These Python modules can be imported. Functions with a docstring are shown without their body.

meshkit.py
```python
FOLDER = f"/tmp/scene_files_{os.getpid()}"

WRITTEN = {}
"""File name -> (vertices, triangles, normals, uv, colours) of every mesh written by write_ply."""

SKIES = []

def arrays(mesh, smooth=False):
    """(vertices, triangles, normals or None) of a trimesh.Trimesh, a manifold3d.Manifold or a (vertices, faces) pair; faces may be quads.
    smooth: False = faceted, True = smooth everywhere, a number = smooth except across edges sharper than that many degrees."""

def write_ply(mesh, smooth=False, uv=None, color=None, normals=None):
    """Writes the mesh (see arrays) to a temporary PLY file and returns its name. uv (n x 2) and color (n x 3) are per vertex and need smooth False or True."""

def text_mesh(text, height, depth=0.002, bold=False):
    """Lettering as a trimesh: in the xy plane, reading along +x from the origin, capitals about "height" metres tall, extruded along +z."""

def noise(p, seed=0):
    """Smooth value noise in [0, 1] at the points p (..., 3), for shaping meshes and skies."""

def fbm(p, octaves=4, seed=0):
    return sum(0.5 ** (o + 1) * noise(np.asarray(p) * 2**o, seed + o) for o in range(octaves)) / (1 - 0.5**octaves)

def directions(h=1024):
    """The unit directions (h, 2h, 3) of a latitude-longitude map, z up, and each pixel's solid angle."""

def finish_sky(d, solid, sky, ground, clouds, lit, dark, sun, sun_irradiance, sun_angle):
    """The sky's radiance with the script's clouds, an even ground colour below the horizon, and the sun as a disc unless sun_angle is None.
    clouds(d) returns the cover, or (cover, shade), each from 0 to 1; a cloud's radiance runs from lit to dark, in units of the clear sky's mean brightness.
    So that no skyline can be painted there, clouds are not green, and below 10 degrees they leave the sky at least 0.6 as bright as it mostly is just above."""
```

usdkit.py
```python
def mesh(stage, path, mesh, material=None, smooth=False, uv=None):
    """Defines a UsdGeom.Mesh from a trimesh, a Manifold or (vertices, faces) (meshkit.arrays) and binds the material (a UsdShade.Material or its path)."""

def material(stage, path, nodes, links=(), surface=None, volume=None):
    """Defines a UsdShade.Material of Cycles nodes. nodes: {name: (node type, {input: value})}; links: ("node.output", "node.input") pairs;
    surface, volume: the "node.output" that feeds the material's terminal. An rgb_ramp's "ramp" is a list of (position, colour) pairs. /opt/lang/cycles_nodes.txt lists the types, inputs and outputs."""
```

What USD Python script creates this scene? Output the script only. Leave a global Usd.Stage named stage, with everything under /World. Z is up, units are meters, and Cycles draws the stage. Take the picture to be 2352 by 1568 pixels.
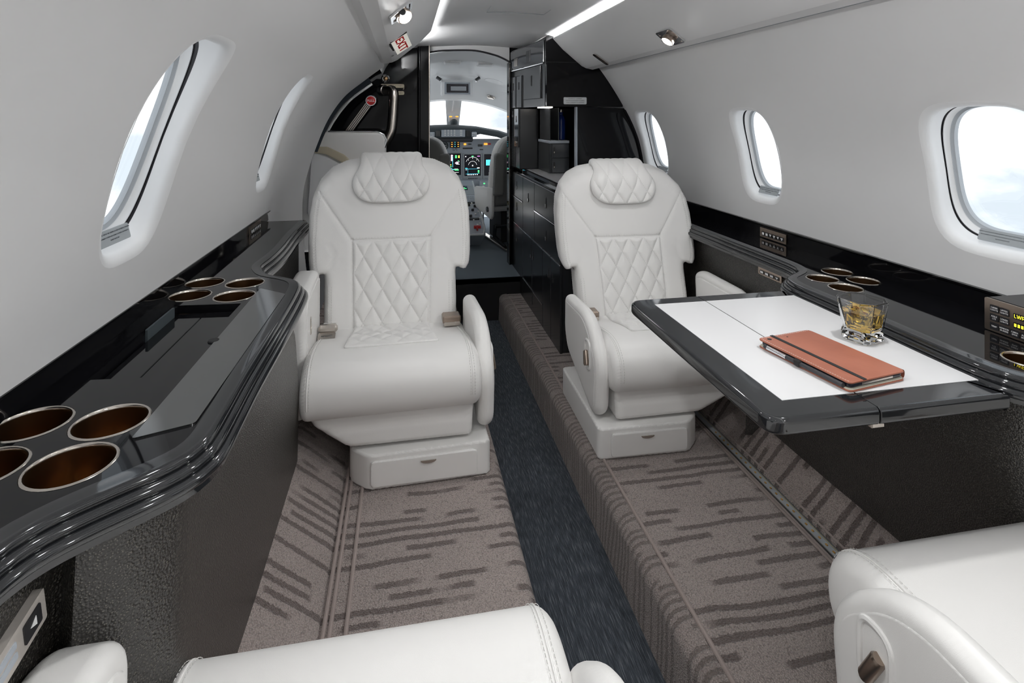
import math, random
import numpy as np
import shapely
from shapely.geometry import Polygon, LineString
from scipy.spatial import Delaunay
from scipy.interpolate import CubicSpline, PchipInterpolator
import trimesh, manifold3d as m3
import usdkit, meshkit
from pxr import Usd, UsdGeom, UsdLux, UsdShade, Gf, Sdf, Vt

random.seed(7)
rng = np.random.default_rng(7)
stage = Usd.Stage.CreateInMemory()
UsdGeom.SetStageUpAxis(stage, 'Z')
UsdGeom.SetStageMetersPerUnit(stage, 1.0)
UsdGeom.Xform.Define(stage, '/World')
PI = math.pi

# ------------------------------------------------------------------ camera, sky, lights, exposure
YAW = math.atan(246 / 1300.0)
FOCAL = 36.0 * 1300 / 2352
cam = UsdGeom.Camera.Define(stage, '/World/camera')
cam.CreateHorizontalApertureAttr(36.0)
cam.CreateVerticalApertureAttr(24.0)
cam.CreateFocalLengthAttr(FOCAL)
cam.CreateVerticalApertureOffsetAttr(-516 / 2352 * 36.0)
cam.CreateClippingRangeAttr(Gf.Vec2f(0.02, 1000))
cam.CreateExposureAttr(0.93)
sy, cy = math.sin(YAW), math.cos(YAW)
cam.AddTransformOp().Set(Gf.Matrix4d(cy, -sy, 0, 0, 0, 0, 1, 0, -sy, -cy, 0, 0, 0, 0, 1.05, 1))

SKY = 1.75
usdkit.material(stage, '/World/Looks/sky', {
    'tc': ('texture_coordinate', {}),
    'map': ('mapping', {'scale': (1, 1, 2.2)}),
    'n': ('noise_texture', {'scale': 3.2, 'detail': 7, 'roughness': 0.55}),
    'r': ('rgb_ramp', {'ramp': [(0.0, (0.25, 0.285, 0.315)), (0.42, (0.27, 0.30, 0.325)), (0.56, (.50, .505, .51)), (1.0, (.70, .70, .70))]}),
    'bg': ('background_shader', {'strength': SKY})},
    [('tc.generated', 'map.vector'), ('map.vector', 'n.vector'), ('n.fac', 'r.fac'), ('r.color', 'bg.color')], surface='bg.background')
dome = UsdLux.DomeLight.Define(stage, '/World/sky')
dome.CreateIntensityAttr(1.0)
UsdShade.MaterialBindingAPI.Apply(dome.GetPrim()).Bind(UsdShade.Material.Get(stage, '/World/Looks/sky'))

COVE = 80.0
def rect_light(name, pos, xdir, ndir, w, h, power, color=(1, 1, 1)):
    """A flat lamp at pos shining along ndir, w along xdir."""
    z = -np.asarray(ndir, float); z /= np.linalg.norm(z)
    x = np.asarray(xdir, float); y = np.cross(z, x)
    l = UsdLux.RectLight.Define(stage, '/World/' + name)
    l.CreateWidthAttr(w); l.CreateHeightAttr(h); l.CreateIntensityAttr(power); l.CreateColorAttr(Gf.Vec3f(*color))
    l.AddTransformOp().Set(Gf.Matrix4d(*x, 0, *y, 0, *z, 0, *map(float, pos), 1))
# the light strips hidden in the coves above both ceiling valances
rect_light('cove_strip', (0.90, 0.9, 1.425), (0, 1, 0), (-0.55, 0, 0.83), 4.6, 0.03, COVE, (1.0, 1.0, 1.0))
rect_light('cove_strip_001', (0.00, 0.9, 1.425), (0, 1, 0), (0.55, 0, 0.83), 4.6, 0.03, COVE * .45, (1.0, 1.0, 1.0))

# reading lamps along both valances: two are in view, the others hang above the near and aft seats
LAMP = 285.0
def lamp(name, pos, ndir, r, power):
    z = -np.asarray(ndir, float); z /= np.linalg.norm(z)
    x = np.cross([0, 1.0, 0], z); x /= np.linalg.norm(x); y = np.cross(z, x)
    l = UsdLux.DiskLight.Define(stage, '/World/' + name)
    l.CreateRadiusAttr(r); l.CreateIntensityAttr(power); l.CreateColorAttr(Gf.Vec3f(1.0, 1.0, .99))
    l.AddTransformOp().Set(Gf.Matrix4d(*x, 0, *y, 0, *z, 0, *map(float, pos), 1))
k_ = 0
for y_l, y_r in ((1.60, 1.86), (.75, .95), (-.15, -.05), (-1.05, -1.0)):
    for px_, pz_, sx_, yy_ in ((-.015, 1.322, .62, y_l), (.925, 1.310, -.62, y_r)):
        lamp('reading_lamp' + (f'_{k_:03d}' if k_ else ''), (px_, yy_, pz_), (sx_, -.12, -.78), .024, LAMP); k_ += 1

# ------------------------------------------------------------------ helpers
taken = {}
def numbered(parent, name):
    k = (parent, name); n = taken.get(k, 0); taken[k] = n + 1
    return name if n == 0 else f'{name}_{n:03d}'

def tag(prim, label=None, cat=None, group=None, kind=None):
    for k, v in (('label', label), ('category', cat), ('group', group), ('kind', kind)):
        if v: prim.SetCustomDataByKey(k, v)
    return prim

def pth(parent):
    return '/World' if parent is None else str(parent.GetPath())

def thing(name, label=None, cat=None, loc=(0, 0, 0), rotz=0, group=None, kind=None):
    x = UsdGeom.Xform.Define(stage, '/World/' + numbered('/World', name))
    x.AddTranslateOp().Set(Gf.Vec3d(*map(float, loc)))
    if rotz: x.AddRotateZOp().Set(float(rotz))
    return tag(x.GetPrim(), label, cat, group, kind)

def obj(name, mesh, mat, parent=None, smooth=35, label=None, cat=None, group=None, kind=None):
    if isinstance(mesh, (list, tuple)) and len(mesh) and isinstance(mesh[0], trimesh.Trimesh):
        mesh = trimesh.util.concatenate(mesh)
    p = pth(parent)
    m = usdkit.mesh(stage, p + '/' + numbered(p, name), mesh, MAT[mat], smooth=smooth)
    return tag(m.GetPrim(), label, cat, group, kind)

def dup(root, loc, rotz, label, group=None):
    was = root.GetCustomData()
    r = thing(root.GetName().split('_0')[0], label, was['category'], loc, rotz, group or was.get('group'))
    r.GetReferences().AddInternalReference(root.GetPath()); r.SetInstanceable(True)
    return r

def tm(v, f):
    return trimesh.Trimesh(np.asarray(v, float), np.asarray(f, int), process=False)

def hull(pts):
    mm = m3.Manifold.hull_points(np.asarray(pts, float)).to_mesh()
    return tm(mm.vert_properties[:, :3], mm.tri_verts)

def box(x0, x1, y0, y1, z0, z1, b=0.0):
    """Box with chamfered edges."""
    b = min(b, (x1 - x0) * .45, (y1 - y0) * .45, (z1 - z0) * .45)
    P = []
    for x, sx in ((x0, 1), (x1, -1)):
        for y, s2 in ((y0, 1), (y1, -1)):
            for z, sz in ((z0, 1), (z1, -1)):
                if b <= 0: P.append((x, y, z))
                else: P += [(x, y + s2 * b, z + sz * b), (x + sx * b, y, z + sz * b), (x + sx * b, y + s2 * b, z)]
    return hull(P)

def prism(poly, z0, z1, xf=None):
    """Extrudes a shapely polygon (or points) from z0 to z1."""
    if not isinstance(poly, Polygon): poly = Polygon(poly)
    rings = [np.array(poly.exterior.coords)[:-1]] + [np.array(i.coords)[:-1] for i in poly.interiors]
    cs = m3.CrossSection([r for r in rings], m3.FillRule.EvenOdd)
    mm = cs.extrude(z1 - z0).to_mesh()
    v = np.array(mm.vert_properties[:, :3], float); v[:, 2] += z0
    m = tm(v, mm.tri_verts)
    return m if xf is None else place(m, *xf)

def place(mesh, o, ux, uy, uz):
    R = np.array([ux, uy, uz], float)
    v = np.asarray(o, float) + mesh.vertices @ R
    f = mesh.faces if np.linalg.det(R) > 0 else mesh.faces[:, ::-1]
    return tm(v, f)

def warp(mesh, fn, flip=False):
    v = fn(np.array(mesh.vertices))
    return tm(v, mesh.faces[:, ::-1] if flip else mesh.faces)

def spline(pts, n=60, closed=False):
    pts = np.asarray(pts, float)
    if closed: pts = np.vstack([pts, pts[:1]])
    d = np.r_[0, np.cumsum(np.linalg.norm(np.diff(pts, axis=0), axis=1))]
    t = np.linspace(0, d[-1], n + (1 if closed else 0))
    out = CubicSpline(d, pts, bc_type='periodic' if closed else 'natural')(t)
    return out[:-1] if closed else out

def pspline(pts, n=60):
    """Shape preserving curve through the points."""
    pts = np.asarray(pts, float)
    d = np.r_[0, np.cumsum(np.linalg.norm(np.diff(pts, axis=0), axis=1))]
    return PchipInterpolator(d, pts)(np.linspace(0, d[-1], n))

def roundpoly(pts, r, n=6):
    """Polygon with its corners rounded by r (one number or one per corner)."""
    pts = np.asarray(pts, float); out = []; N = len(pts)
    for i in range(N):
        p, a, b = pts[i], pts[i - 1], pts[(i + 1) % N]
        rr = r if np.ndim(r) == 0 else r[i]
        if rr <= 0: out.append(p); continue
        u, w = (a - p), (b - p); lu, lw = np.linalg.norm(u), np.linalg.norm(w); u /= lu; w /= lw
        k = min(rr, .48 * lu, .48 * lw)
        for t in np.linspace(0, 1, n + 1):
            out.append((1 - t) ** 2 * (p + u * k) + 2 * t * (1 - t) * p + t * t * (p + w * k))
    return np.array(out)

def tube(pts, r, sides=10, closed=False):
    p = np.asarray(pts, float); n = len(p)
    t = np.gradient(p, axis=0)
    if closed: t = np.roll(p, -1, 0) - np.roll(p, 1, 0)
    t /= np.linalg.norm(t, axis=1, keepdims=True) + 1e-12
    a = np.zeros_like(p); ref = np.array([0, 0, 1.0]) if abs(t[0, 2]) < .9 else np.array([1.0, 0, 0])
    for i in range(n):
        ref = ref - t[i] * (ref @ t[i]); ref /= np.linalg.norm(ref) + 1e-12; a[i] = ref
    b = np.cross(t, a); ang = np.arange(sides) * 2 * PI / sides
    rr = np.broadcast_to(r, (n,))[:, None, None]
    v = (p[:, None] + rr * (np.cos(ang)[None, :, None] * a[:, None] + np.sin(ang)[None, :, None] * b[:, None])).reshape(-1, 3)
    f = []
    for i in range(n if closed else n - 1):
        k = (i + 1) % n
        for j in range(sides):
            q = (j + 1) % sides
            f += [(i * sides + j, i * sides + q, k * sides + q), (i * sides + j, k * sides + q, k * sides + j)]
    if not closed:
        for j in range(1, sides - 1):
            f += [(0, j + 1, j), ((n - 1) * sides, (n - 1) * sides + j, (n - 1) * sides + j + 1)]
    return tm(v, f)

def lathe(prof, n=40):
    prof = np.asarray(prof, float); k = len(prof); ang = np.arange(n) * 2 * PI / n
    v = np.stack([prof[None, :, 0] * np.cos(ang)[:, None], prof[None, :, 0] * np.sin(ang)[:, None], np.broadcast_to(prof[None, :, 1], (n, k))], -1).reshape(-1, 3)
    f = []
    for i in range(n):
        a, b = i * k, ((i + 1) % n) * k
        for j in range(k - 1):
            f += [(a + j, b + j, b + j + 1), (a + j, b + j + 1, a + j + 1)]
    return tm(v, f)

def grid(V):
    """V: (n, m, 3) points to a sheet."""
    n, m = V.shape[:2]
    i, j = np.meshgrid(np.arange(n - 1), np.arange(m - 1), indexing='ij')
    q = np.stack([i * m + j, (i + 1) * m + j, (i + 1) * m + j + 1, i * m + j + 1], -1).reshape(-1, 4)
    return tm(V.reshape(-1, 3), np.vstack([q[:, [0, 1, 2]], q[:, [0, 2, 3]]]))

def extr_y(prof, y0, y1, n=1):
    """Open cross-section [(x, z)] swept along y."""
    prof = np.asarray(prof, float); ys = np.linspace(y0, y1, n + 1)
    return grid(np.stack([np.stack([prof[:, 0], np.full(len(prof), y), prof[:, 1]], -1) for y in ys]))

def solid_y(poly, y0, y1):
    """Closed cross-section polygon in (x, z) extruded along y."""
    return prism(poly, 0, y1 - y0, ((0, y0, 0), (1, 0, 0), (0, 0, 1), (0, 1, 0)))

def sample_ring(ring, res):
    L = ring.length; n = max(8, int(L / res))
    return np.array([ring.interpolate(i * L / n).coords[0] for i in range(n)])

def _tri(P, pts):
    T = Delaunay(pts).simplices
    c = pts[T].mean(1)
    T = T[shapely.contains_xy(P, c[:, 0], c[:, 1])]
    a = pts[T]
    area = (a[:, 1, 0] - a[:, 0, 0]) * (a[:, 2, 1] - a[:, 0, 1]) - (a[:, 1, 1] - a[:, 0, 1]) * (a[:, 2, 0] - a[:, 0, 0])
    T[area < 0] = T[area < 0][:, ::-1]
    return T[np.abs(area) > 1e-10]

def pillow(poly, t, r, res=.012, top=None, lines=(), lw=.004, rings=(0, .04, .16, .38, .68, 1), flat=False, hx=None):
    """Padded slab: outline poly in (u, v), thickness t along w, edges rounded by r. top(u, v, d) adds relief to the upper face; lines: seams to sample finely."""
    P = poly if isinstance(poly, Polygon) else Polygon(np.asarray(poly)[:, :2])
    P = shapely.geometry.polygon.orient(P)
    B = sample_ring(P.exterior, res)
    pts = [B]
    for k in rings[1:]:
        g = P.buffer(-k * r, quad_segs=6)
        for gg in getattr(g, 'geoms', [g]):
            if not gg.is_empty: pts.append(sample_ring(gg.exterior, res))
    x0, y0, x1, y1 = P.bounds
    h = hx or res
    xs, ys = np.arange(x0, x1, h), np.arange(y0, y1, h * .866)
    G = np.array([(x + (h / 2 if j % 2 else 0), y) for j, y in enumerate(ys) for x in xs])
    inner = P.buffer(-(r + .4 * h))
    if not inner.is_empty and len(G): pts.append(G[shapely.contains_xy(inner, G[:, 0], G[:, 1])])
    for l in lines:
        for o in (0, lw, -lw):
            g = l if o == 0 else l.offset_curve(o)
            for gg in getattr(g, 'geoms', [g]):
                if gg.is_empty: continue
                n = max(2, int(gg.length / (res * .5)))
                q = np.array([gg.interpolate(i * gg.length / n).coords[0] for i in range(n + 1)])
                pts.append(q[shapely.contains_xy(P.buffer(-.05 * r), q[:, 0], q[:, 1])])
    pts = np.vstack([p for p in pts if len(p)])
    nb = len(B)
    d = shapely.distance(shapely.points(pts), P.exterior); d[:nb] = 0
    T = _tri(P, pts)
    dd = np.minimum(d, r)
    w = t / 2 - r + np.sqrt(np.maximum(0, r * r - (r - dd) ** 2))
    wt = w + (top(pts[:, 0], pts[:, 1], d) if top else 0)
    V = np.vstack([np.c_[pts, wt], np.c_[pts, -t / 2 * np.ones(len(pts)) if flat else -w]])
    n = len(pts); F = [T, T[:, ::-1] + n]
    i = np.arange(nb); k = (i + 1) % nb
    F += [np.c_[i, i + n, k + n], np.c_[i, k + n, k]]
    return tm(V, np.vstack(F))

def slab(pts, z0, z1, r, n=5, flat_x=None):
    """Convex plate with evenly rounded top and bottom edges."""
    p = np.asarray(pts, float); k = len(p)
    keep = np.linalg.norm(p - np.roll(p, 1, 0), axis=1) > 1e-7; p = p[keep]; k = len(p)
    e = np.roll(p, -1, 0) - p; e /= np.linalg.norm(e, axis=1, keepdims=True); en = np.stack([-e[:, 1], e[:, 0]], -1)
    nv = en + np.roll(en, 1, 0); nv /= np.linalg.norm(nv, axis=1, keepdims=True); nv /= np.maximum((nv * en).sum(1, keepdims=True), .5)
    c = p.mean(0)
    if ((c - p) * nv).sum() < 0: nv = -nv
    if flat_x is not None:                          # no rounding along a seam
        q = np.abs(p[:, 0] - flat_x) < .004
        nv[q] = np.stack([0 * p[q, 0], np.sign(c[1] - p[q, 1])], -1)
    rows = []
    for a in np.linspace(0, PI / 2, n): rows.append(np.c_[p + nv * r * (1 - math.sin(a)), np.full(k, z0 + r * (1 - math.cos(a)))])
    for a in np.linspace(PI / 2, 0, n): rows.append(np.c_[p + nv * r * (1 - math.sin(a)), np.full(k, z1 - r * (1 - math.cos(a)))])
    V = np.vstack(rows + [[[*c, z0]], [[*c, z1]]]); f = []; m = len(rows)
    for i in range(m - 1):
        for j in range(k):
            q = (j + 1) % k; f += [(i * k + j, i * k + q, (i + 1) * k + q), (i * k + j, (i + 1) * k + q, (i + 1) * k + j)]
    for j in range(k): f += [(m * k, (j + 1) % k, j), (m * k + 1, (m - 1) * k + j, (m - 1) * k + (j + 1) % k)]
    return orient(tm(V, f))

def sheet(P, res, fn, hx=None):
    """A surface over the (u, v) polygon with holes; fn maps (u, v) to points."""
    pts = [sample_ring(P.exterior, res)] + [sample_ring(i, res * .4) for i in P.interiors]
    x0, y0, x1, y1 = P.bounds
    G = np.array([(x, y) for x in np.arange(x0, x1, res) for y in np.arange(y0, y1, res)])
    inner = P.buffer(-res * .3)
    pts.append(G[shapely.contains_xy(inner, G[:, 0], G[:, 1])])
    for i in P.interiors:
        pts.append(sample_ring(Polygon(i).buffer(res * .35).exterior, res * .4))
    pts = np.vstack(pts)
    return tm(fn(pts[:, 0], pts[:, 1]), _tri(P, pts))

def sweep_xy(prof, path, z, close=True):
    """Closed profile [(a, b)] swept along a plan path [(x, y)]: a to the right of travel, b up from z."""
    path = np.asarray(path, float); prof = np.asarray(prof, float)
    t = np.gradient(path, axis=0); t /= np.linalg.norm(t, axis=1, keepdims=True)
    nrm = np.stack([t[:, 1], -t[:, 0]], -1)
    V = np.concatenate([path[:, None] + prof[None, :, :1] * nrm[:, None], np.broadcast_to(z + prof[None, :, 1:], (len(path), len(prof), 1))], -1)
    k = len(prof); n = len(path); f = []
    for i in range(n - 1):
        for j in range(k if close else k - 1):
            q = (j + 1) % k
            f += [(i * k + j, (i + 1) * k + q, (i + 1) * k + j), (i * k + j, i * k + q, (i + 1) * k + q)]
    for j in range(1, k - 1):
        f += [(0, j, j + 1), ((n - 1) * k, (n - 1) * k + j + 1, (n - 1) * k + j)]
    m = tm(V.reshape(-1, 3), f)
    m.fix_normals()
    return m

def text(s, h, o, ux, uy, depth=.0006, center=True, bold=False):
    m = meshkit.text_mesh(s, h, depth, bold)
    if center: m.apply_translation([-m.bounds[:, 0].mean(), -h / 2, 0])
    ux, uy = np.asarray(ux, float), np.asarray(uy, float)
    return place(m, o, ux / np.linalg.norm(ux), uy / np.linalg.norm(uy), np.cross(ux, uy) / np.linalg.norm(np.cross(ux, uy)))

def rrect(w, h, r, n=4, cx=0, cyy=0):
    return roundpoly([(cx - w / 2, cyy - h / 2), (cx + w / 2, cyy - h / 2), (cx + w / 2, cyy + h / 2), (cx - w / 2, cyy + h / 2)], r, n)

def plate(w, h, t, r, o, ux, uy, n=4):
    """Rounded plate, its back on the plane through o, facing ux x uy."""
    ux, uy = np.asarray(ux, float), np.asarray(uy, float); uz = np.cross(ux, uy)
    return prism(rrect(w, h, r, n), 0, t, (o, ux, uy, uz))

# ------------------------------------------------------------------ materials
MAT = {}
def P(name, color, rough=.5, bump=None, var=None, links=(), nodes=None, **kw):
    nd = {'p': ('principled_bsdf', {'base_color': color, 'roughness': rough, **kw})}
    ln = []
    if bump:      # (kind, scale, strength, distance)
        kind, sc, st, dist = bump
        nd['tc'] = ('texture_coordinate', {})
        if kind == 'noise': nd['bt'] = ('noise_texture', {'scale': sc, 'detail': 3}); out = 'bt.fac'
        else: nd['bt'] = ('voronoi_texture', {'scale': sc, 'feature': 'smooth_f1', 'smoothness': .4}); out = 'bt.distance'
        nd['bm'] = ('bump', {'strength': st, 'distance': dist})
        ln += [('tc.object', 'bt.vector'), (out, 'bm.height'), ('bm.normal', 'p.normal')]
    if var:       # (scale, colour two)
        nd['tc'] = ('texture_coordinate', {})
        nd['vn'] = ('noise_texture', {'scale': var[0], 'detail': 4})
        nd['vr'] = ('rgb_ramp', {'ramp': [(.35, color), (.65, var[1])]})
        ln += [('tc.object', 'vn.vector'), ('vn.fac', 'vr.fac'), ('vr.color', 'p.base_color')]
    if nodes: nd.update(nodes)
    MAT[name] = usdkit.material(stage, '/World/Looks/' + name, nd, ln + list(links), surface='p.BSDF')

P('leather', (.83, .82, .805), .42, bump=('voronoi', 900, .10, .0006), specular_ior_level=.45)
P('stitch', (.66, .65, .63), .7)
P('headliner', (.73, .735, .74), .62, bump=('noise', 900, .06, .0005))
P('valance', (.74, .745, .75), .5)
P('reveal', (.84, .85, .86), .38)
P('shade_track', (.42, .45, .48), .35)
P('seal', (.035, .035, .04), .5)
P('lacquer', (.005, .005, .006), .035, specular_ior_level=.26)
P('smoked', (.26, .265, .27), .10, metallic=1.0)
P('rim_metal', (.62, .57, .52), .16, metallic=1.0)
P('lacquer_grey', (.045, .049, .055), .09, specular_ior_level=1.0)
P('lacquer_edge', (.014, .015, .017), .06, specular_ior_level=.9)
P('satin_black', (.018, .020, .023), .22, specular_ior_level=.8)
P('black_matte', (.008, .008, .009), .6)
MAT['black_leather'] = usdkit.material(stage, '/World/Looks/black_leather', {
    'tc': ('texture_coordinate', {}), 'v': ('voronoi_texture', {'scale': 360, 'feature': 'smooth_f1', 'smoothness': .25}),
    'r': ('rgb_ramp', {'ramp': [(0, (.34, .315, .26)), (.16, (.13, .12, .10)), (.36, (.022, .020, .018))]}),
    'i': ('math', {'math_type': 'multiply', 'value2': -1.0}), 'b': ('bump', {'strength': .85, 'distance': .0016}),
    'p': ('principled_bsdf', {'roughness': .30, 'specular_ior_level': .75})},
    [('tc.object', 'v.vector'), ('v.distance', 'r.fac'), ('r.color', 'p.base_color'), ('v.distance', 'i.value1'), ('i.value', 'b.height'), ('b.normal', 'p.normal')], surface='p.BSDF')
P('bronze', (.36, .29, .24), .28, metallic=1.0)
P('bronze_dark', (.36, .23, .125), .24, metallic=1.0)
P('chrome', (.78, .78, .79), .12, metallic=1.0)
P('nickel', (.60, .55, .50), .22, metallic=1.0)
P('button_black', (.015, .015, .018), .4)
P('white_print', (.85, .85, .85), .6)
P('dark_print', (.07, .08, .09), .6)
P('placard', (.36, .39, .41), .45)
P('placard_white', (.72, .74, .75), .45)
P('amber_led', (.9, .75, .0), .5, emission_color=(1, .78, .03), emission_strength=1.2)
P('orange_led', (.55, .32, .10), .5)
P('lamp_lens', (1, 1, 1), .3, emission_color=(1, .97, .95), emission_strength=8.0)
P('strip_lens', (1, 1, 1), .3, emission_color=(1, .93, .85), emission_strength=2.0)
P('satin_silver', (.58, .54, .50), .42, metallic=.35)
P('table_white', (.69, .69, .70), .35)
P('cognac', (.39, .135, .082), .42, bump=('noise', 260, .15, .0006), var=(14, (.33, .105, .06)))
P('cream_lining', (.62, .60, .50), .7)
P('red', (.62, .02, .02), .4)
P('exit_white', (.82, .81, .74), .5, emission_color=(1, .98, .88), emission_strength=.15)
P('tan', (.52, .46, .34), .6)
P('track_metal', (.30, .32, .33), .35, metallic=.8)
P('door_fabric', (.018, .026, .036), .85, bump=('noise', 700, .6, .001))
P('grey_leather', (.20, .20, .195), .5)
P('panel_grey', (.42, .46, .51), .5)
P('glareshield', (.045, .058, .065), .6)
P('screen', (.01, .01, .018), .15)
P('worktop', (.42, .42, .43), .22)
P('blue_glass', (.01, .03, .16), .08)
for n_, c_ in (('white', (.9, .9, .9)), ('cyan', (.1, .7, .9)), ('green', (.1, .8, .25)), ('magenta', (.8, .25, .8)), ('yellow', (.9, .8, .1)), ('pink', (.85, .55, .7)), ('orange', (.95, .4, .05))):
    P('glow_' + n_, c_, .5, emission_color=c_, emission_strength=.7)
P('glass', (1, 1, 1), .0, transmission_weight=1.0, ior=1.47)
P('ice', (.97, .98, 1), .04, transmission_weight=1.0, ior=1.31)
P('whisky', (.99, .64, .10), .0, transmission_weight=1.0, ior=1.35)
MAT['pane'] = usdkit.material(stage, '/World/Looks/pane', {
    't': ('transparent_bsdf', {'color': (.98, .985, .99)}), 'g': ('glossy_bsdf', {'color': (1, 1, 1), 'roughness': .01}),
    'm': ('mix_closure', {'fac': .045})},
    [('t.BSDF', 'm.closure1'), ('g.BSDF', 'm.closure2')], surface='m.closure')

def carpet(name, light, dark, rows, cover, swirl):
    """Cut pile carpet with short dark dashes running across the cabin, waving a little."""
    MAT[name] = usdkit.material(stage, '/World/Looks/' + name, {
        'g': ('geometry', {}), 's': ('separate_xyz', {}),
        'lo': ('noise_texture', {'scale': 5.0, 'detail': 1}), 'lom': ('math', {'math_type': 'multiply', 'value2': swirl}),
        'yw': ('math', {'math_type': 'add'}), 'row': ('math', {'math_type': 'multiply', 'value2': rows}),
        'fl': ('math', {'math_type': 'floor'}), 'fr': ('math', {'math_type': 'fraction'}),
        'cx': ('combine_xyz', {}), 'xs': ('math', {'math_type': 'multiply', 'value2': 4.2}), 'zs': ('math', {'math_type': 'multiply', 'value2': 3.0}), 'fs': ('math', {'math_type': 'multiply', 'value2': 7.31}),
        'dn': ('noise_texture', {'scale': 1.0, 'detail': 1}), 'dm': ('map_range', {'from_min': 1 - cover - .01, 'from_max': 1 - cover + .012, 'clamp': True}),
        'c0': ('math', {'math_type': 'subtract', 'value2': .5}), 'ca': ('math', {'math_type': 'absolute'}),
        'en': ('noise_texture', {'scale': 160, 'detail': 2}), 'em': ('math', {'math_type': 'multiply_add', 'value2': .35, 'value3': -.17}), 'cs': ('math', {'math_type': 'add'}),
        'cm': ('map_range', {'from_min': .20, 'from_max': .27, 'to_min': 1, 'to_max': 0, 'clamp': True}),
        'mask': ('math', {'math_type': 'multiply'}),
        'pile': ('voronoi_texture', {'scale': 330}), 'pr': ('rgb_ramp', {'ramp': [(0, tuple(1.25 * c for c in light)), (.55, tuple(.85 * c for c in light)), (1, tuple(.5 * c for c in light))]}),
        'pd': ('rgb_ramp', {'ramp': [(0, tuple(1.25 * c for c in dark)), (1, tuple(.6 * c for c in dark))]}),
        'mix': ('mix', {}), 'hs': ('math', {'math_type': 'multiply_add', 'value2': -.8}), 'b': ('bump', {'strength': .9, 'distance': .003}),
        'p': ('principled_bsdf', {'roughness': .95, 'sheen_weight': .25, 'specular_ior_level': .1})},
        [('g.position', 's.vector'), ('g.position', 'lo.vector'), ('lo.fac', 'lom.value1'), ('s.y', 'yw.value1'), ('lom.value', 'yw.value2'), ('yw.value', 'row.value1'),
         ('row.value', 'fl.value1'), ('row.value', 'fr.value1'), ('s.x', 'xs.value1'), ('s.z', 'zs.value1'), ('xs.value', 'cx.x'), ('fl.value', 'fs.value1'), ('fs.value', 'cx.y'), ('zs.value', 'cx.z'),
         ('cx.vector', 'dn.vector'), ('dn.fac', 'dm.value'), ('fr.value', 'c0.value1'), ('c0.value', 'ca.value1'), ('g.position', 'en.vector'), ('en.fac', 'em.value1'),
         ('ca.value', 'cs.value1'), ('em.value', 'cs.value2'), ('cs.value', 'cm.value'), ('dm.result', 'mask.value1'), ('cm.result', 'mask.value2'),
         ('g.position', 'pile.vector'), ('pile.distance', 'pr.fac'), ('pile.distance', 'pd.fac'), ('mask.value', 'mix.fac'), ('pr.color', 'mix.color1'), ('pd.color', 'mix.color2'),
         ('mix.color', 'p.base_color'), ('mask.value', 'hs.value1'), ('pile.distance', 'hs.value3'), ('hs.value', 'b.height'), ('b.normal', 'p.normal')], surface='p.BSDF')
carpet('carpet', (.42, .355, .33), (.17, .135, .125), 30.0, .50, .03)
carpet('carpet_side', (.35, .295, .275), (.20, .165, .152), 46.0, .60, .06)
P('piping', (.36, .30, .28), .9, bump=('noise', 700, .6, .001))
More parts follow.
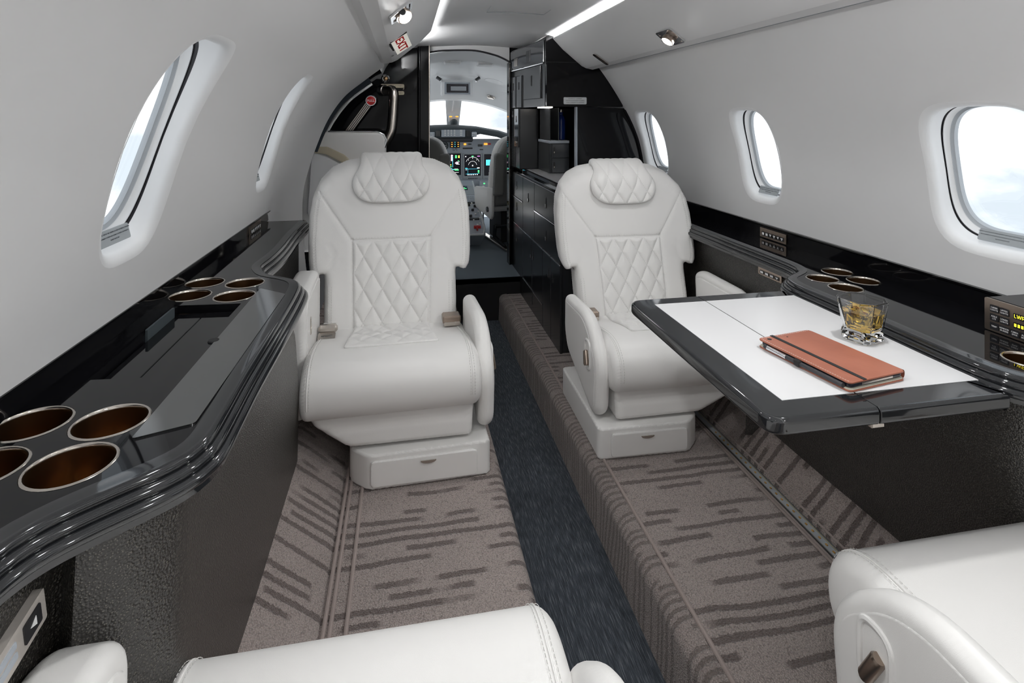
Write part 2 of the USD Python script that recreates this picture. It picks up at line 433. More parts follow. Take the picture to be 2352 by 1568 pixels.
MAT['aisle'] = usdkit.material(stage, '/World/Looks/aisle', {
    'g': ('geometry', {}), 'm': ('mapping', {'scale': (420, 26, 1)}), 'n': ('noise_texture', {'scale': 1, 'detail': 3}),
    'm2': ('mapping', {'scale': (230, 300, 1)}), 'v': ('voronoi_texture', {'scale': 1}),
    'r': ('rgb_ramp', {'ramp': [(.3, (.022, .028, .037)), (.52, (.048, .058, .072)), (.72, (.14, .155, .175))]}),
    'b': ('bump', {'strength': .5, 'distance': .002}), 'p': ('principled_bsdf', {'roughness': .9})},
    [('g.position', 'm.vector'), ('m.vector', 'n.vector'), ('g.position', 'm2.vector'), ('m2.vector', 'v.vector'), ('n.fac', 'r.fac'), ('r.color', 'p.base_color'), ('v.distance', 'b.height'), ('b.normal', 'p.normal')], surface='p.BSDF')
P('cockpit_floor', (.13, .16, .19), .9, bump=('noise', 500, .5, .002))

# ------------------------------------------------------------------ the cabin shell
Y0, YB = -1.6, 3.6                    # aft end of what is modelled, forward bulkhead
CX = .45
R_PROF = pspline([(1.034, 1.315), (1.10, 1.225), (1.17, 1.115), (1.23, 1.005), (1.265, .915), (1.29, .80), (1.308, .66), (1.312, .55)], 80)
L_PROF = pspline([(-.115, 1.315), (-.22, 1.235), (-.315, 1.155), (-.40, 1.03), (-.452, .905), (-.487, .80), (-.520, .66), (-.525, .58)], 80)

R_FULL = np.vstack([R_PROF, pspline([(1.311, .50), (1.30, .30), (1.24, .02), (1.20, -.20)], 24)])
L_FULL = np.vstack([L_PROF, pspline([(-.524, .50), (-.512, .30), (-.47, .02), (-.44, -.20)], 24)])
class Profile:
    def __init__(self, pts, sgn):
        self.p = np.asarray(pts); self.s = np.r_[0, np.cumsum(np.linalg.norm(np.diff(self.p, axis=0), axis=1))]; self.sgn = sgn
    def at(self, s):
        return np.stack([np.interp(s, self.s, self.p[:, 0]), np.interp(s, self.s, self.p[:, 1])], -1)
    def s_of_z(self, z):
        return float(np.interp(-z, -self.p[:, 1], self.s))
    def normal(self, s):               # outward
        d = self.at(s + .01) - self.at(s - .01); d /= np.linalg.norm(d)
        n = np.array([d[1], -d[0]])
        return n if n[0] * self.sgn > 0 else -n
PR, PL = Profile(R_FULL, 1), Profile(L_FULL, -1)

def win_shape(a, b, e, n=72):
    t = np.arange(n) * 2 * PI / n
    ex = 2 / 3.6
    c, s = np.cos(t), np.sin(t)
    return np.stack([(a + e) * np.sign(c) * np.abs(c) ** ex, (b + e) * np.sign(s) * np.abs(s) ** ex], -1)

FIL = .018
def cabin_wall(name, prof, y0, y1, wins, y_end_poly=None):
    holes = [win_shape(w['a'], w['b'], FIL) for w in wins]
    holes = [np.stack([h[:, 0] + w['y'] + w['lean'] * h[:, 1], h[:, 1] + w['s']], -1) for h, w in zip(holes, wins)]
    S = prof.s[-1]
    poly = Polygon([(y0, 0), (y1, 0), (y1, S), (y0, S)], [h[::-1] for h in holes])
    def fn(u, v):
        q = prof.at(v); return np.stack([q[:, 0], u, q[:, 1]], -1)
    return obj(name, sheet(poly, .045, fn), 'headliner', smooth=50, kind='structure')

TXT = ['DURING TAXI, TAKEOFF AND LANDING SEAT MUST BE UPRIGHT, OUTBOARD,', 'WITH ARMREST STOWED AND HEADREST EXTENDED. FASTEN BELTS', 'DO NOT BLOCK EXIT']
def window(idx, prof, w, placard=True):
    yc, sc, a, b = w['y'], w['s'], w['a'], w['b']
    n2 = prof.normal(sc); nrm = np.array([n2[0], 0, n2[1]])
    c = prof.at(sc); d2 = prof.at(sc + .01) - prof.at(sc - .01); d2 /= np.linalg.norm(d2)
    down = np.array([d2[0], 0, d2[1]])
    def ring(e, depth, flatness):
        q = win_shape(a, b, e); q = np.stack([q[:, 0] + yc + w['lean'] * q[:, 1], q[:, 1] + sc], -1)
        on = prof.at(q[:, 1]); curved = np.stack([on[:, 0], q[:, 0], on[:, 1]], -1)
        flat = np.array([c[0], yc, c[1]]) + (q[:, :1] - yc) * np.array([[0, 1, 0]]) + (q[:, 1:] - sc) * down
        return curved * (1 - flatness) + flat * flatness + nrm * depth
    def loft(rs):
        V = np.stack(rs); V = np.concatenate([V, V[:, :1]], 1); m = grid(V)
        return m
    t = thing(f'window_{idx}', kind='structure')
    arc = [(FIL - FIL * math.sin(q), FIL * (1 - math.cos(q))) for q in np.linspace(0, PI / 2, 7)]
    rs = [ring(e, d_, 0) for e, d_ in arc] + [ring(-.001, .025, .2), ring(-.004, .034, .5)]
    obj('window_reveal', loft(rs), 'reveal', t, smooth=60)
    obj('shade_track', loft([ring(-.004, .0335, .5), ring(-.001, .0345, .6), ring(-.001, .038, .65), ring(-.005, .0385, .7)]), 'seal', t, smooth=40)
    obj('inner_reveal', loft([ring(-.0045, .038, .7), ring(-.007, .045, .9), ring(-.012, .048, 1)]), 'reveal', t, smooth=40)
    obj('window_frame', loft([ring(-.0115, .0475, 1), ring(-.014, .051, 1), ring(-.018, .053, 1), ring(-.020, .062, 1)]), 'shade_track', t, smooth=40)
    q = ring(-.019, .057, 1); q2 = ring(-.019, .061, 1); ctr = q.mean(0); k = len(q)
    V = np.vstack([q, q2, [ctr], [ctr + nrm * .006]])
    F = [(i, (i + 1) % k, 2 * k) for i in range(k)] + [(k + (i + 1) % k, k + i, 2 * k + 1) for i in range(k)] + [(i, k + i, k + (i + 1) % k) for i in range(k)] + [(i, k + (i + 1) % k, (i + 1) % k) for i in range(k)]
    obj('pane', tm(V, F), 'pane', t, smooth=False)
    if placard:
        pr = ring(-.004, .045, .3)
        o = np.array([c[0], yc + w['lean'] * (b - .02), c[1]]) + down * (b - .021) + nrm * .018
        uy = -down * .80 + nrm * .60; uy /= np.linalg.norm(uy)
        ux = np.array([0, 1.0, 0]) * (-1 if prof.sgn > 0 else 1)
        pl = obj('placard', plate(.110, .028, .002, .004, o, ux, uy), 'placard', t, smooth=False)
        nz = np.cross(ux, uy)
        obj('lettering', [text(s_, .0022, o + nz * .002 + uy * (.0075 - .0065 * i_), ux, uy, .0003) for i_, s_ in enumerate(TXT)], 'dark_print', pl, smooth=False)
    return t

def mk(prof, y, z0, z1, w, **k):
    s0, s1 = prof.s_of_z(z1), prof.s_of_z(z0)
    return dict(y=y, s=(s0 + s1) / 2, b=(s1 - s0) / 2, a=w / 2, **k)
RW = [mk(PR, y, .748, 1.068, wd, lean=.10) for y, wd in ((1.030, .272), (1.865, .215), (2.745, .25), (.17, .22))]
LW = [mk(PL, y, .808, 1.168, wd, lean=ln) for y, ln, wd in ((1.065, .26, .215), (1.975, .50, .19), (.22, .26, .17))]
cabin_wall('wall_right', PR, Y0, YB, RW)
cabin_wall('wall_left', PL, Y0, 3.0, LW)
n_ = 1
for w in LW[:2]: window(n_, PL, w); n_ += 1
for w in RW[:3]: window(n_, PR, w); n_ += 1
window(n_, PL, LW[2]); window(n_ + 1, PR, RW[3])

# ceiling with the shallow arch, closing behind the coves
ceil = pspline([(-.135, 1.31), (-.06, 1.42), (.06, 1.480), (.17, 1.490), (.45, 1.504), (.73, 1.490), (.84, 1.480), (.97, 1.42), (1.045, 1.31)], 60)
ct = thing('ceiling', kind='structure')
obj('ceiling_panel', extr_y(ceil, Y0, YB), 'valance', ct, smooth=60)
hz = lambda x: np.interp(x, ceil[:, 0], ceil[:, 1]) - .0012
hx_ = np.linspace(.345, .60, 9)
obj('hatch_seam', [tube([(x, 2.42, hz(x)) for x in hx_], .0012, 6), tube([(.345, y, hz(.345)) for y in (2.42, 2.28)], .0012, 6), tube([(.60, y, hz(.60)) for y in (2.42, 2.3)], .0012, 6)], 'shade_track', ct)

val = [(.775, 1.468), (.783, 1.458), (.83, 1.409), (.885, 1.364), (.935, 1.323), (.960, 1.311), (.997, 1.304), (1.034, 1.315), (1.05, 1.345), (1.00, 1.38), (.95, 1.40), (.80, 1.462), (.78, 1.474)]
def valance(name, pts, y1):
    return obj(name, solid_y(pts, Y0, y1), 'valance', smooth=14, kind='structure')
valance('trim_1', [(2 * CX - x, z) for x, z in val[::-1]], 2.78)
valance('trim_2', val, 2.925)
# thin shadow gap where the right and left side walls meet the valance
obj('trim_3', [tube([(1.0355, Y0, 1.3135), (1.0355, 2.92, 1.3135)], .0022, 6)], 'shade_track', kind='structure')
obj('trim_4', [tube([(-.117, Y0, 1.3125), (-.117, 2.78, 1.3125)], .0022, 6)], 'shade_track', kind='structure')

# aft bulkhead behind the camera
obj('wall_back', solid_y(Polygon([(-.6, -.2), (1.4, -.2), (1.4, 1.56), (-.6, 1.56)]), Y0 - .04, Y0), 'headliner', kind='structure', smooth=False)
# ------------------------------------------------------------------ floor
fl = thing('floor', kind='structure')
def arcpts(cx_, cz, r, a0, a1, n=8):
    return [(cx_ + r * math.cos(t), cz + r * math.sin(t)) for t in np.linspace(a0, a1, n)]
AL, AR = .285, .548
lp = [(-.40, .12), (-.31, .11)] + [(-.180, .006), (-.172, -.004), (-.165, -.004), (-.160, .0)] + [(-.115, .0)] + arcpts(AL - .028, -.028, .028, PI / 2, 0) + [(AL + .004, -.16)]
def striped(name, prof, y0, y1, mat):
    return obj(name, extr_y(prof, y0, y1), mat, fl, smooth=50)
def side_slab(prof, base):
    return Polygon(list(prof) + [(prof[-1][0], base), (prof[0][0], base)])
obj('carpet_block', solid_y(side_slab(lp, -.2), Y0, 3.3), 'carpet', fl, smooth=40)
rp = [(AR - .004, -.16)] + arcpts(AR + .030, -.030, .030, PI, PI / 2) + [(.595, 0), (1.0, 0), (1.003, -.006), (1.032, -.006), (1.036, .008), (1.112, .096), (1.20, .12)]
obj('carpet_block', solid_y(side_slab(rp, -.2), Y0, 3.52), 'carpet', fl, smooth=40)
obj('nosing_carpet', grid(np.stack([np.stack([np.array([x, y, z]) for x, z in [(AR - .0045, -.16)] + [(AR - .001 + .0, -.06)] + arcpts(AR + .029, -.029, .0305, PI, PI / 2) + [(.592, .0016)]]) for y in np.linspace(Y0, 3.525, 60)])), 'carpet_side', fl, smooth=60)
obj('aisle_carpet', box(AL - .01, AR + .01, Y0, 3.3, -.17, -.15), 'aisle', fl, smooth=False)
obj('step_riser', box(-.3, 1.0, 3.30, 3.34, -.17, .10), 'black_matte', fl, smooth=False)
for x in (-.118, -.150, -.163, .598):
    obj('piping', tube([(x, Y0, .0025), (x, 3.2, .0025)], .0048, 8), 'piping', fl)
for x in (.985, .993, 1.040):
    obj('piping', tube([(x, Y0, .003 if x < 1.03 else .010), (x, 3.2, .003 if x < 1.03 else .010)], .0035, 8), 'piping', fl)
trk = obj('seat_track', solid_y(Polygon([(1.003, -.01), (1.032, -.01), (1.032, .001), (1.029, .001), (1.029, -.003), (1.006, -.003), (1.006, .001), (1.003, .001)]), Y0, 3.2), 'track_metal', fl, smooth=False)
obj('light_strip', [box(1.0085, 1.0265, Y0 + .01, 3.15, -.003, -.0015)] , 'shade_track', trk, smooth=False)
obj('light_bead', [box(1.0155, 1.0195, y - .003, y + .003, -.0015, .001) for y in np.arange(.55, 1.75, .024)], 'orange_led', trk, smooth=False, kind='stuff')
obj('light_edge', [box(1.0065, 1.0078, .3, 2.5, -.003, .0), box(1.0272, 1.0285, .3, 2.5, -.003, .0)], 'tan', trk, smooth=False)

# ------------------------------------------------------------------ side ledges (black lacquer, fluted edge, leather face, cup holders)
FLUTE = [(0, 0)]
for k in range(3):
    ox, oz = .0085 + .0085 * k, -.009 - .0105 * k
    FLUTE += [(ox + .0078 * math.cos(t), oz + .0078 * math.sin(t)) for t in np.linspace(PI * .62, -PI * .42, 9)]
FLUTE += [(.026, -.046), (-.01, -.046), (-.01, 0)]

def ledge(name, label, path, wall_x, z, holes, lean, y_clip, face_z=.055, right=False):
    t = thing(name, label, 'side ledge', group='black side ledges')
    path = np.asarray(path)
    poly = Polygon(list(path) + [(wall_x, path[-1, 1]), (wall_x, path[0, 1])]).buffer(0)
    for h in holes: poly = poly.difference(Polygon(h))
    if hasattr(poly, 'geoms'): poly = max(poly.geoms, key=lambda g: g.area)
    obj('ledge_top', prism(poly, z - .018, z), 'lacquer', t, smooth=False)
    tr = path[::-1] if not right else path
    obj('fluted_edge', sweep_xy(FLUTE, tr, z + .001), 'lacquer_edge', t, smooth=50)
    return t

def offset_path(path, d):
    """To the right of travel by d."""
    t = np.gradient(path, axis=0); t /= np.linalg.norm(t, axis=1, keepdims=True)
    return path + d * np.stack([t[:, 1], -t[:, 0]], -1)

def face(path, z0, z1, lean, inset):
    Z = np.linspace(z1, z0, 12)
    return np.stack([np.c_[offset_path(path, -inset + lean * (z1 - zz) / (z1 - z0)), np.full(len(path), zz)] for zz in Z])

def circ(x, y, r, n=48):
    t = np.arange(n) * 2 * PI / n
    return np.stack([x + r * np.cos(t), y + r * np.sin(t)], -1)

def cup(t, x, y, z, r):
    c = obj('cup_holder', lathe([(r - .0025, z - .003), (r - .0020, z + .0006), (r - .0008, z + .0014), (r + .0008, z + .0014), (r + .0022, z + .0002), (r + .002, z - .001)]).apply_translation((x, y, 0)), 'rim_metal', t, smooth=50)
    obj('cup_liner', lathe([(r - .0022, z - .0025), (r - .0030, z - .030), (r - .004, z - .058), (r - .007, z - .062), (0, z - .063)]).apply_translation((x, y, 0)), 'bronze_dark', c, smooth=40)
    return c

# left ledge: travel from far (forward) to near (aft), the aisle on its left hand
zl = .65
lpath = spline([(-.389, 2.30), (-.389, 2.0), (-.389, 1.70), (-.389, 1.60), (-.380, 1.575), (-.352, 1.525), (-.303, 1.487), (-.268, 1.445), (-.257, 1.38), (-.256, 1.1), (-.256, .9), (-.254, .80), (-.262, .745), (-.295, .708), (-.335, .675), (-.372, .635), (-.392, .58), (-.402, .50), (-.405, .3), (-.405, -.2), (-.405, Y0)], 260)
LCUPS = [(-.380, .829, .0435), (-.377, .733, .0445), (-.478, .842, .043), (-.474, .744, .043), (-.374, 1.357, .0425), (-.378, 1.457, .0425), (-.473, 1.380, .0425), (-.474, 1.478, .0425)]
well = [(-.472, .965), (-.350, .955), (-.345, 1.30), (-.472, 1.31)]
L = ledge('side_ledge', 'black lacquer side ledge with fluted edge and pebbled leather front left of the aisle', lpath, -.524, zl, [circ(x, y, r) for x, y, r in LCUPS] + [well], 0, None)
F_ = face(lpath[:, :], .0, zl - .040, .034, -.012)
# in this travel direction the aisle lies to the left: offset is negative
def left_face(z0, z1, lean, base):
    Z = np.linspace(z1, z0, 14)
    return np.stack([np.c_[offset_path(lpath, -(base + lean * ((zz - z1) / (z0 - z1)))), np.full(len(lpath), zz)] for zz in Z])
L.SetCustomDataByKey('label', 'black lacquer side ledge with fluted edge and pebbled leather front left of the aisle')
near_ = np.vstack([lpath[(lpath[:, 1] > .745) & (lpath[:, 1] < 1.30)], spline([(-.266, .742), (-.292, .708), (-.322, .684)], 10)[1:], [(-.330, .680), (-.336, .684), (-.352, .700), (-.358, .690), (-.358, .3), (-.358, Y0)]])
def left_front(z0, z1):
    out = []
    for zz in np.linspace(z1, z0, 16):
        k = (z1 - zz) / (z1 - z0); ye = float(np.interp(zz, [.05, .30, .48, .61], [1.72, 1.68, 1.59, 1.43]))
        q = np.vstack([[(-.389, 2.3), (-.389, ye + .06)], spline([(-.380, ye + .048), (-.335, ye + .03), (-.277, ye), (-.256, ye - .06)], 10), near_])
        q[2:, 0] += -.014 - .026 * k; q[:2, 0] -= .014; out.append(np.c_[q, np.full(len(q), zz)])
    return np.stack(out)
obj('leather_front', grid(left_front(.02, zl - .044)), 'black_leather', L, smooth=35)
for x, y, r in LCUPS: cup(L, x, y, zl, r)
# sunken middle bay with its lid seams
wl = obj('sunken_bay', [box(-.474, -.343, .953, 1.312, zl - .024, zl - .020), box(-.474, -.471, .953, 1.312, zl - .022, zl - .001), box(-.346, -.343, .953, 1.312, zl - .022, zl - .001)], 'lacquer', L, smooth=False)
obj('sliding_lid', [box(-.412, -.352, .97, 1.295, zl - .020, zl - .014, .001), box(-.468, -.413, .97, 1.295, zl - .020, zl - .014, .001)], 'lacquer', L, smooth=False)
obj('trim_strip', prism(roundpoly([(-.333, .775), (-.268, .800), (-.264, 1.345), (-.330, 1.40)], .006), zl, zl + .0022), 'smoked', L, smooth=30)
obj('finger_notch', lathe([(0, zl + .0026), (.009, zl + .0026), (.010, zl + .0005)], 20).apply_translation((-.335, 1.09, 0)), 'black_matte', L)
pl_ = obj('data_plate', plate(.125, .027, .004, .002, (-.471, 1.215, .643), (0, 1, 0), (0, 0, 1)), 'glareshield', L, smooth=False, label='grey upright data plate')
obj('lettering', [text('OUTLET', .006, (-.4639, 1.215, .657), (0, 1, 0), (0, 0, 1), .0004)], 'dark_print', pl_, smooth=False) if False else None

# back band along the left wall above the ledge
def band(parent, x_out, z0, z1, y0, y1, sgn):
    """Polished black board up the wall, its top edge a little proud."""
    pts = [(x_out, z0), (x_out - sgn * .004, z0), (x_out - sgn * .006, z1 - .008), (x_out - sgn * .009, z1 - .004), (x_out - sgn * .009, z1), (x_out + sgn * .012, z1), (x_out + sgn * .012, z0)]
    return obj('back_board', solid_y(Polygon(pts), y0, y1), 'lacquer', parent, smooth=30)
band(L, -.522, zl, .687, Y0, 2.34, -1)

def switch_plate(t, o, ux, uy, w, h, n, marks, lab, mat='bronze', bh=.42, frame=True):
    """Small metal switch plate with n black buttons and white marks on them."""
    ux, uy = np.asarray(ux, float), np.asarray(uy, float); uz = np.cross(ux, uy); o = np.asarray(o, float)
    s = obj('switch_panel', plate(w, h, .004, .0015, o, ux, uy), mat, t, smooth=False, label=lab)
    pit = w * .86 / n
    for i in range(n):
        c = o + ux * ((i - (n - 1) / 2) * pit) - uy * h * .10 + uz * .004
        obj('button', plate(pit * .80, h * bh, .0016, .001, c, ux, uy, 2), 'button_black', s, smooth=False)
    ms = []
    for i in range(n):
        c = o + ux * ((i - (n - 1) / 2) * pit) - uy * h * .10 + uz * .0056
        k = marks[i]; a = pit * .28; b_ = h * bh * .30
        if k == 'down': poly = [(-a, b_), (a, b_), (0, -b_)]
        elif k == 'up': poly = [(-a, -b_), (a, -b_), (0, b_)]
        elif k == 'tee': poly = [(-a, b_), (a, b_), (a, b_ * .3), (a * .35, 0), (a * .35, -b_), (-a * .35, -b_), (-a * .35, 0), (-a, b_ * .3)][::-1]
        else: poly = [(-a, -b_), (a, -b_), (a, b_), (-a, b_)]
        ms.append(prism(Polygon(poly), 0, .0004, (c, ux, uy, uz)))
    obj('button_mark', ms, 'white_print', s, smooth=False)
    return s
switch_plate(L, (-.5165, 2.11, .628 + .035), (0, 1, 0), (0, 0, 1), .150, .036, 6, ['sq', 'sq', 'down', 'tee', 'down', 'tee'], 'small bronze panel of six switches')

# large silver seat control low at the near left
sp = obj('seat_control', plate(.20, .036, .010, .003, (-.375, .566, .532), (0, .985, .17), (0, -.17, .985)), 'satin_silver', L, smooth=False, label='silver control strip with up arrow key')
def on_sp(a, b, d=.010): return np.array([-.375 + d, .566, .532]) + a * np.array([0, .985, .17]) + b * np.array([0, -.17, .985])
obj('arrow_key', plate(.026, .021, .0015, .002, on_sp(.078, 0), (0, .985, .17), (0, -.17, .985)), 'button_black', sp, smooth=False)
obj('arrow_mark', prism(Polygon([(.004, -.005), (.004, .005), (-.005, 0)]), 0, .0006, (on_sp(.078, 0, .0116), (0, .985, .17), (0, -.17, .985), (1, 0, 0))), 'white_print', sp, smooth=False)
for b_ in (.0058, -.0058):
    obj('slider_slot', plate(.085, .0075, .001, .002, on_sp(.012, b_), (0, .985, .17), (0, -.17, .985)), 'panel_grey', sp, smooth=False)

# right ledge
zr = .604
rpath = spline([(1.165, 2.40), (1.165, 1.9), (1.165, 1.60), (1.160, 1.517), (1.139, 1.460), (1.096, 1.425), (1.055, 1.395), (1.039, 1.355), (1.036, 1.29), (1.036, 1.0), (1.036, .87), (1.046, .81), (1.09, .765), (1.16, .73), (1.215, .68), (1.235, .58), (1.237, .3), (1.237, Y0)], 260)
RCUPS = [(1.131, 1.374, .040), (1.130, 1.289, .040), (1.222, 1.425, .040), (1.226, 1.335, .040), (1.122, .845, .036)]
Rt = ledge('side_ledge', 'black lacquer side ledge with fluted edge along the right wall behind the table', rpath, 1.312, zr, [circ(x, y, r) for x, y, r in RCUPS], 0, None, right=True)
def right_face(z0, z1, lean, base):
    Z = np.linspace(z1, z0, 12)
    return np.stack([np.c_[offset_path(rpath, -base + lean * ((zz - z1) / (z0 - z1))) * 1.0, np.full(len(rpath), zz)] for zz in Z])
rp_ = np.vstack([[(1.165, 2.40), (1.165, 1.67)], spline([(1.155, 1.655), (1.10, 1.64), (1.05, 1.61), (1.036, 1.56)], 10), rpath[(rpath[:, 1] < 1.31)]])
def rface(z0, z1):
    out = []
    for zz in np.linspace(z1, z0, 12):
        p = rp_.copy(); k = (z1 - zz) / (z1 - z0)
        p[:, 0] += .012 * (1 - k) + k * np.where(p[:, 1] < 1.6, .072, .0)
        out.append(np.c_[p, np.full(len(p), zz)])
    return np.stack(out)
obj('front_cap', prism([(1.17, 1.36), (1.17, 1.665), (1.10, 1.645), (1.05, 1.615), (1.046, 1.56), (1.046, 1.36)], (.424), .432), 'lacquer', Rt, smooth=False)
obj('leather_front', grid(rface(.05, .43)), 'black_leather', Rt, smooth=60)
ru = rpath.copy(); ru[:, 0] += .012
obj('upper_front', grid(np.stack([np.c_[ru, np.full(len(ru), zz)] for zz in np.linspace(zr - .042, .42, 6)])), 'black_leather', Rt, smooth=60)
for x, y, r in RCUPS: cup(Rt, x, y, zr, r)
band(Rt, 1.306, zr - .02, .655, Y0, 2.90, 1)
switch_plate(Rt, (1.299, 1.820, .6245), (0, -1, 0), (0, 0, 1), .146, .034, 6, ['sq', 'sq', 'down', 'tee', 'down', 'tee'], 'small bronze panel of six switches')
switch_plate(Rt, (1.174, 1.66, .535), (0, -1, 0), (0, 0, 1), .12, .026, 4, ['sq', 'sq', 'sq', 'down'], 'small bronze seat control with four keys')

# big bronze control panel at the right edge
bx = 1.2
hs = obj('panel_housing', box(1.203, 1.305, .60, .985, zr, .672, .003), 'lacquer', Rt, smooth=False)
cp = obj('control_panel', plate(.34, .066, .005, .003, (1.203, .815, .6385), (0, -1, 0), (0, 0, 1)), 'bronze', Rt, smooth=False, label='bronze control panel with black keys and yellow display')
def cpt(a, b, d=.005): return np.array([1.203 - d, .985 - a, .638 + b])
keys = [('CABIN|LIGHTS', .021, .015), ('UPPER|LIGHTS', .041, .015), ('AISLE|LTS', .021, -.003), ('LOWER|LIGHTS', .041, -.003), ('TEMP', .021, -.021), ('WINDOW|SHADES', .041, -.021), ('CABIN|SPKR', .061, -.021), ('AUDIO|SELECT', .081, -.021), ('VIDEO', .101, -.021)]
lets = []
for s_, a, b in keys:
    obj('key', plate(.0175, .0145, .0016, .0015, cpt(a, b), (0, -1, 0), (0, 0, 1), 2), 'button_black', cp, smooth=False)
    ls = s_.split('|')
    for i, w_ in enumerate(ls):
        lets.append(text(w_, .0030, cpt(a, b + (.0024 - .0048 * i if len(ls) > 1 else 0), .0067), (0, -1, 0), (0, 0, 1), .0003))
obj('key_lettering', lets, 'white_print', cp, smooth=False)
obj('display_window', [plate(.10, .011, .0012, .002, cpt(.108, .014), (0, -1, 0), (0, 0, 1)), plate(.10, .011, .0012, .002, cpt(.108, -.004), (0, -1, 0), (0, 0, 1))], 'screen', cp, smooth=False)
obj('display_text', [text('LWR', .007, cpt(.070, .014, .0063), (0, -1, 0), (0, 0, 1), .0003)] + [plate(.0042, .0062, .0004, .0003, cpt(.062 + .0066 * i, -.004, .0063), (0, -1, 0), (0, 0, 1), 1) for i in range(10)], 'amber_led', cp, smooth=False)

# ------------------------------------------------------------------ chairs
def stitches(pts, r=.00065, L=.005, gap=.0035):
    """A row of short raised threads along a 3-D line."""
    pts = np.asarray(pts, float); d = np.r_[0, np.cumsum(np.linalg.norm(np.diff(pts, axis=0), axis=1))]
    out = []
    for s0 in np.arange(0, d[-1] - L, L + gap):
        a = np.array([np.interp(s0, d, pts[:, k]) for k in range(3)]); b = np.array([np.interp(s0 + L, d, pts[:, k]) for k in range(3)])
        out.append(tube([a, b], r, 4))
    return out

def groove(l, w, depth):
    def f(u, v, d):
        x = shapely.distance(shapely.points(np.c_[u, v]), l)
        return -depth * np.exp(-(x / w) ** 2)
    return f

def diamonds(P, a, b, v0):
    """The stitch lines of a diamond quilting inside the outline P."""
    out = []; P = P.buffer(-.006)
    for sg in (1, -1):
        for k in range(-14, 15):
            l = LineString([(u, v0 + sg * b * (k - u / a)) for u in (-.3, .3)]).intersection(P)
            for g in getattr(l, 'geoms', [l]):
                if not g.is_empty and g.length > .02: out.append(g)
    return out

def quilt(a, b, u0, v0, depth):
    def f(u, v):
        s_, t_ = (u - u0) / a + (v - v0) / b, (u - u0) / a - (v - v0) / b
        ds = np.abs(s_ - np.round(s_)); dt = np.abs(t_ - np.round(t_))
        m = np.minimum(ds, dt) * 2
        return depth * (1 - (1 - np.minimum(m * 1.35, 1)) ** 2.4)
    return f

LEAN = math.radians(17)
BY, BZ = .455, .275                  # where the backrest plane meets the seat
def back_map(v, LEAN, BY):
    """(u across, v up the back, w out of the front) to chair space."""
    u, s_, w = v[:, 0], v[:, 1], v[:, 2]
    curl = .10 * np.maximum(0, np.abs(u) - .13) ** 2 / .17            # wings come forward
    y = BY + s_ * math.sin(LEAN) - (w + curl) * math.cos(LEAN)
    z = BZ + s_ * math.cos(LEAN) - (w + curl) * math.sin(LEAN) * -1 * -1
    return np.stack([u, y, z], -1)

def head_map(v, bmap, v0=.572, R=.026):
    """The head pillow lies on the front of the back and folds over its top."""
    u, s_, w = v[:, 0], v[:, 1].copy(), v[:, 2]
    over = np.maximum(0, s_ - v0); a = np.minimum(over / .055, PI * .62); dn = np.maximum(0, over / .055 - PI * .62) * .055
    ss = np.where(over > 0, v0 + (R + w) * np.sin(a) - dn * .9, s_)
    ww = np.where(over > 0, (R + w) * np.cos(a) - R - dn * .4, w)
    return bmap(np.stack([u, ss, ww], -1))

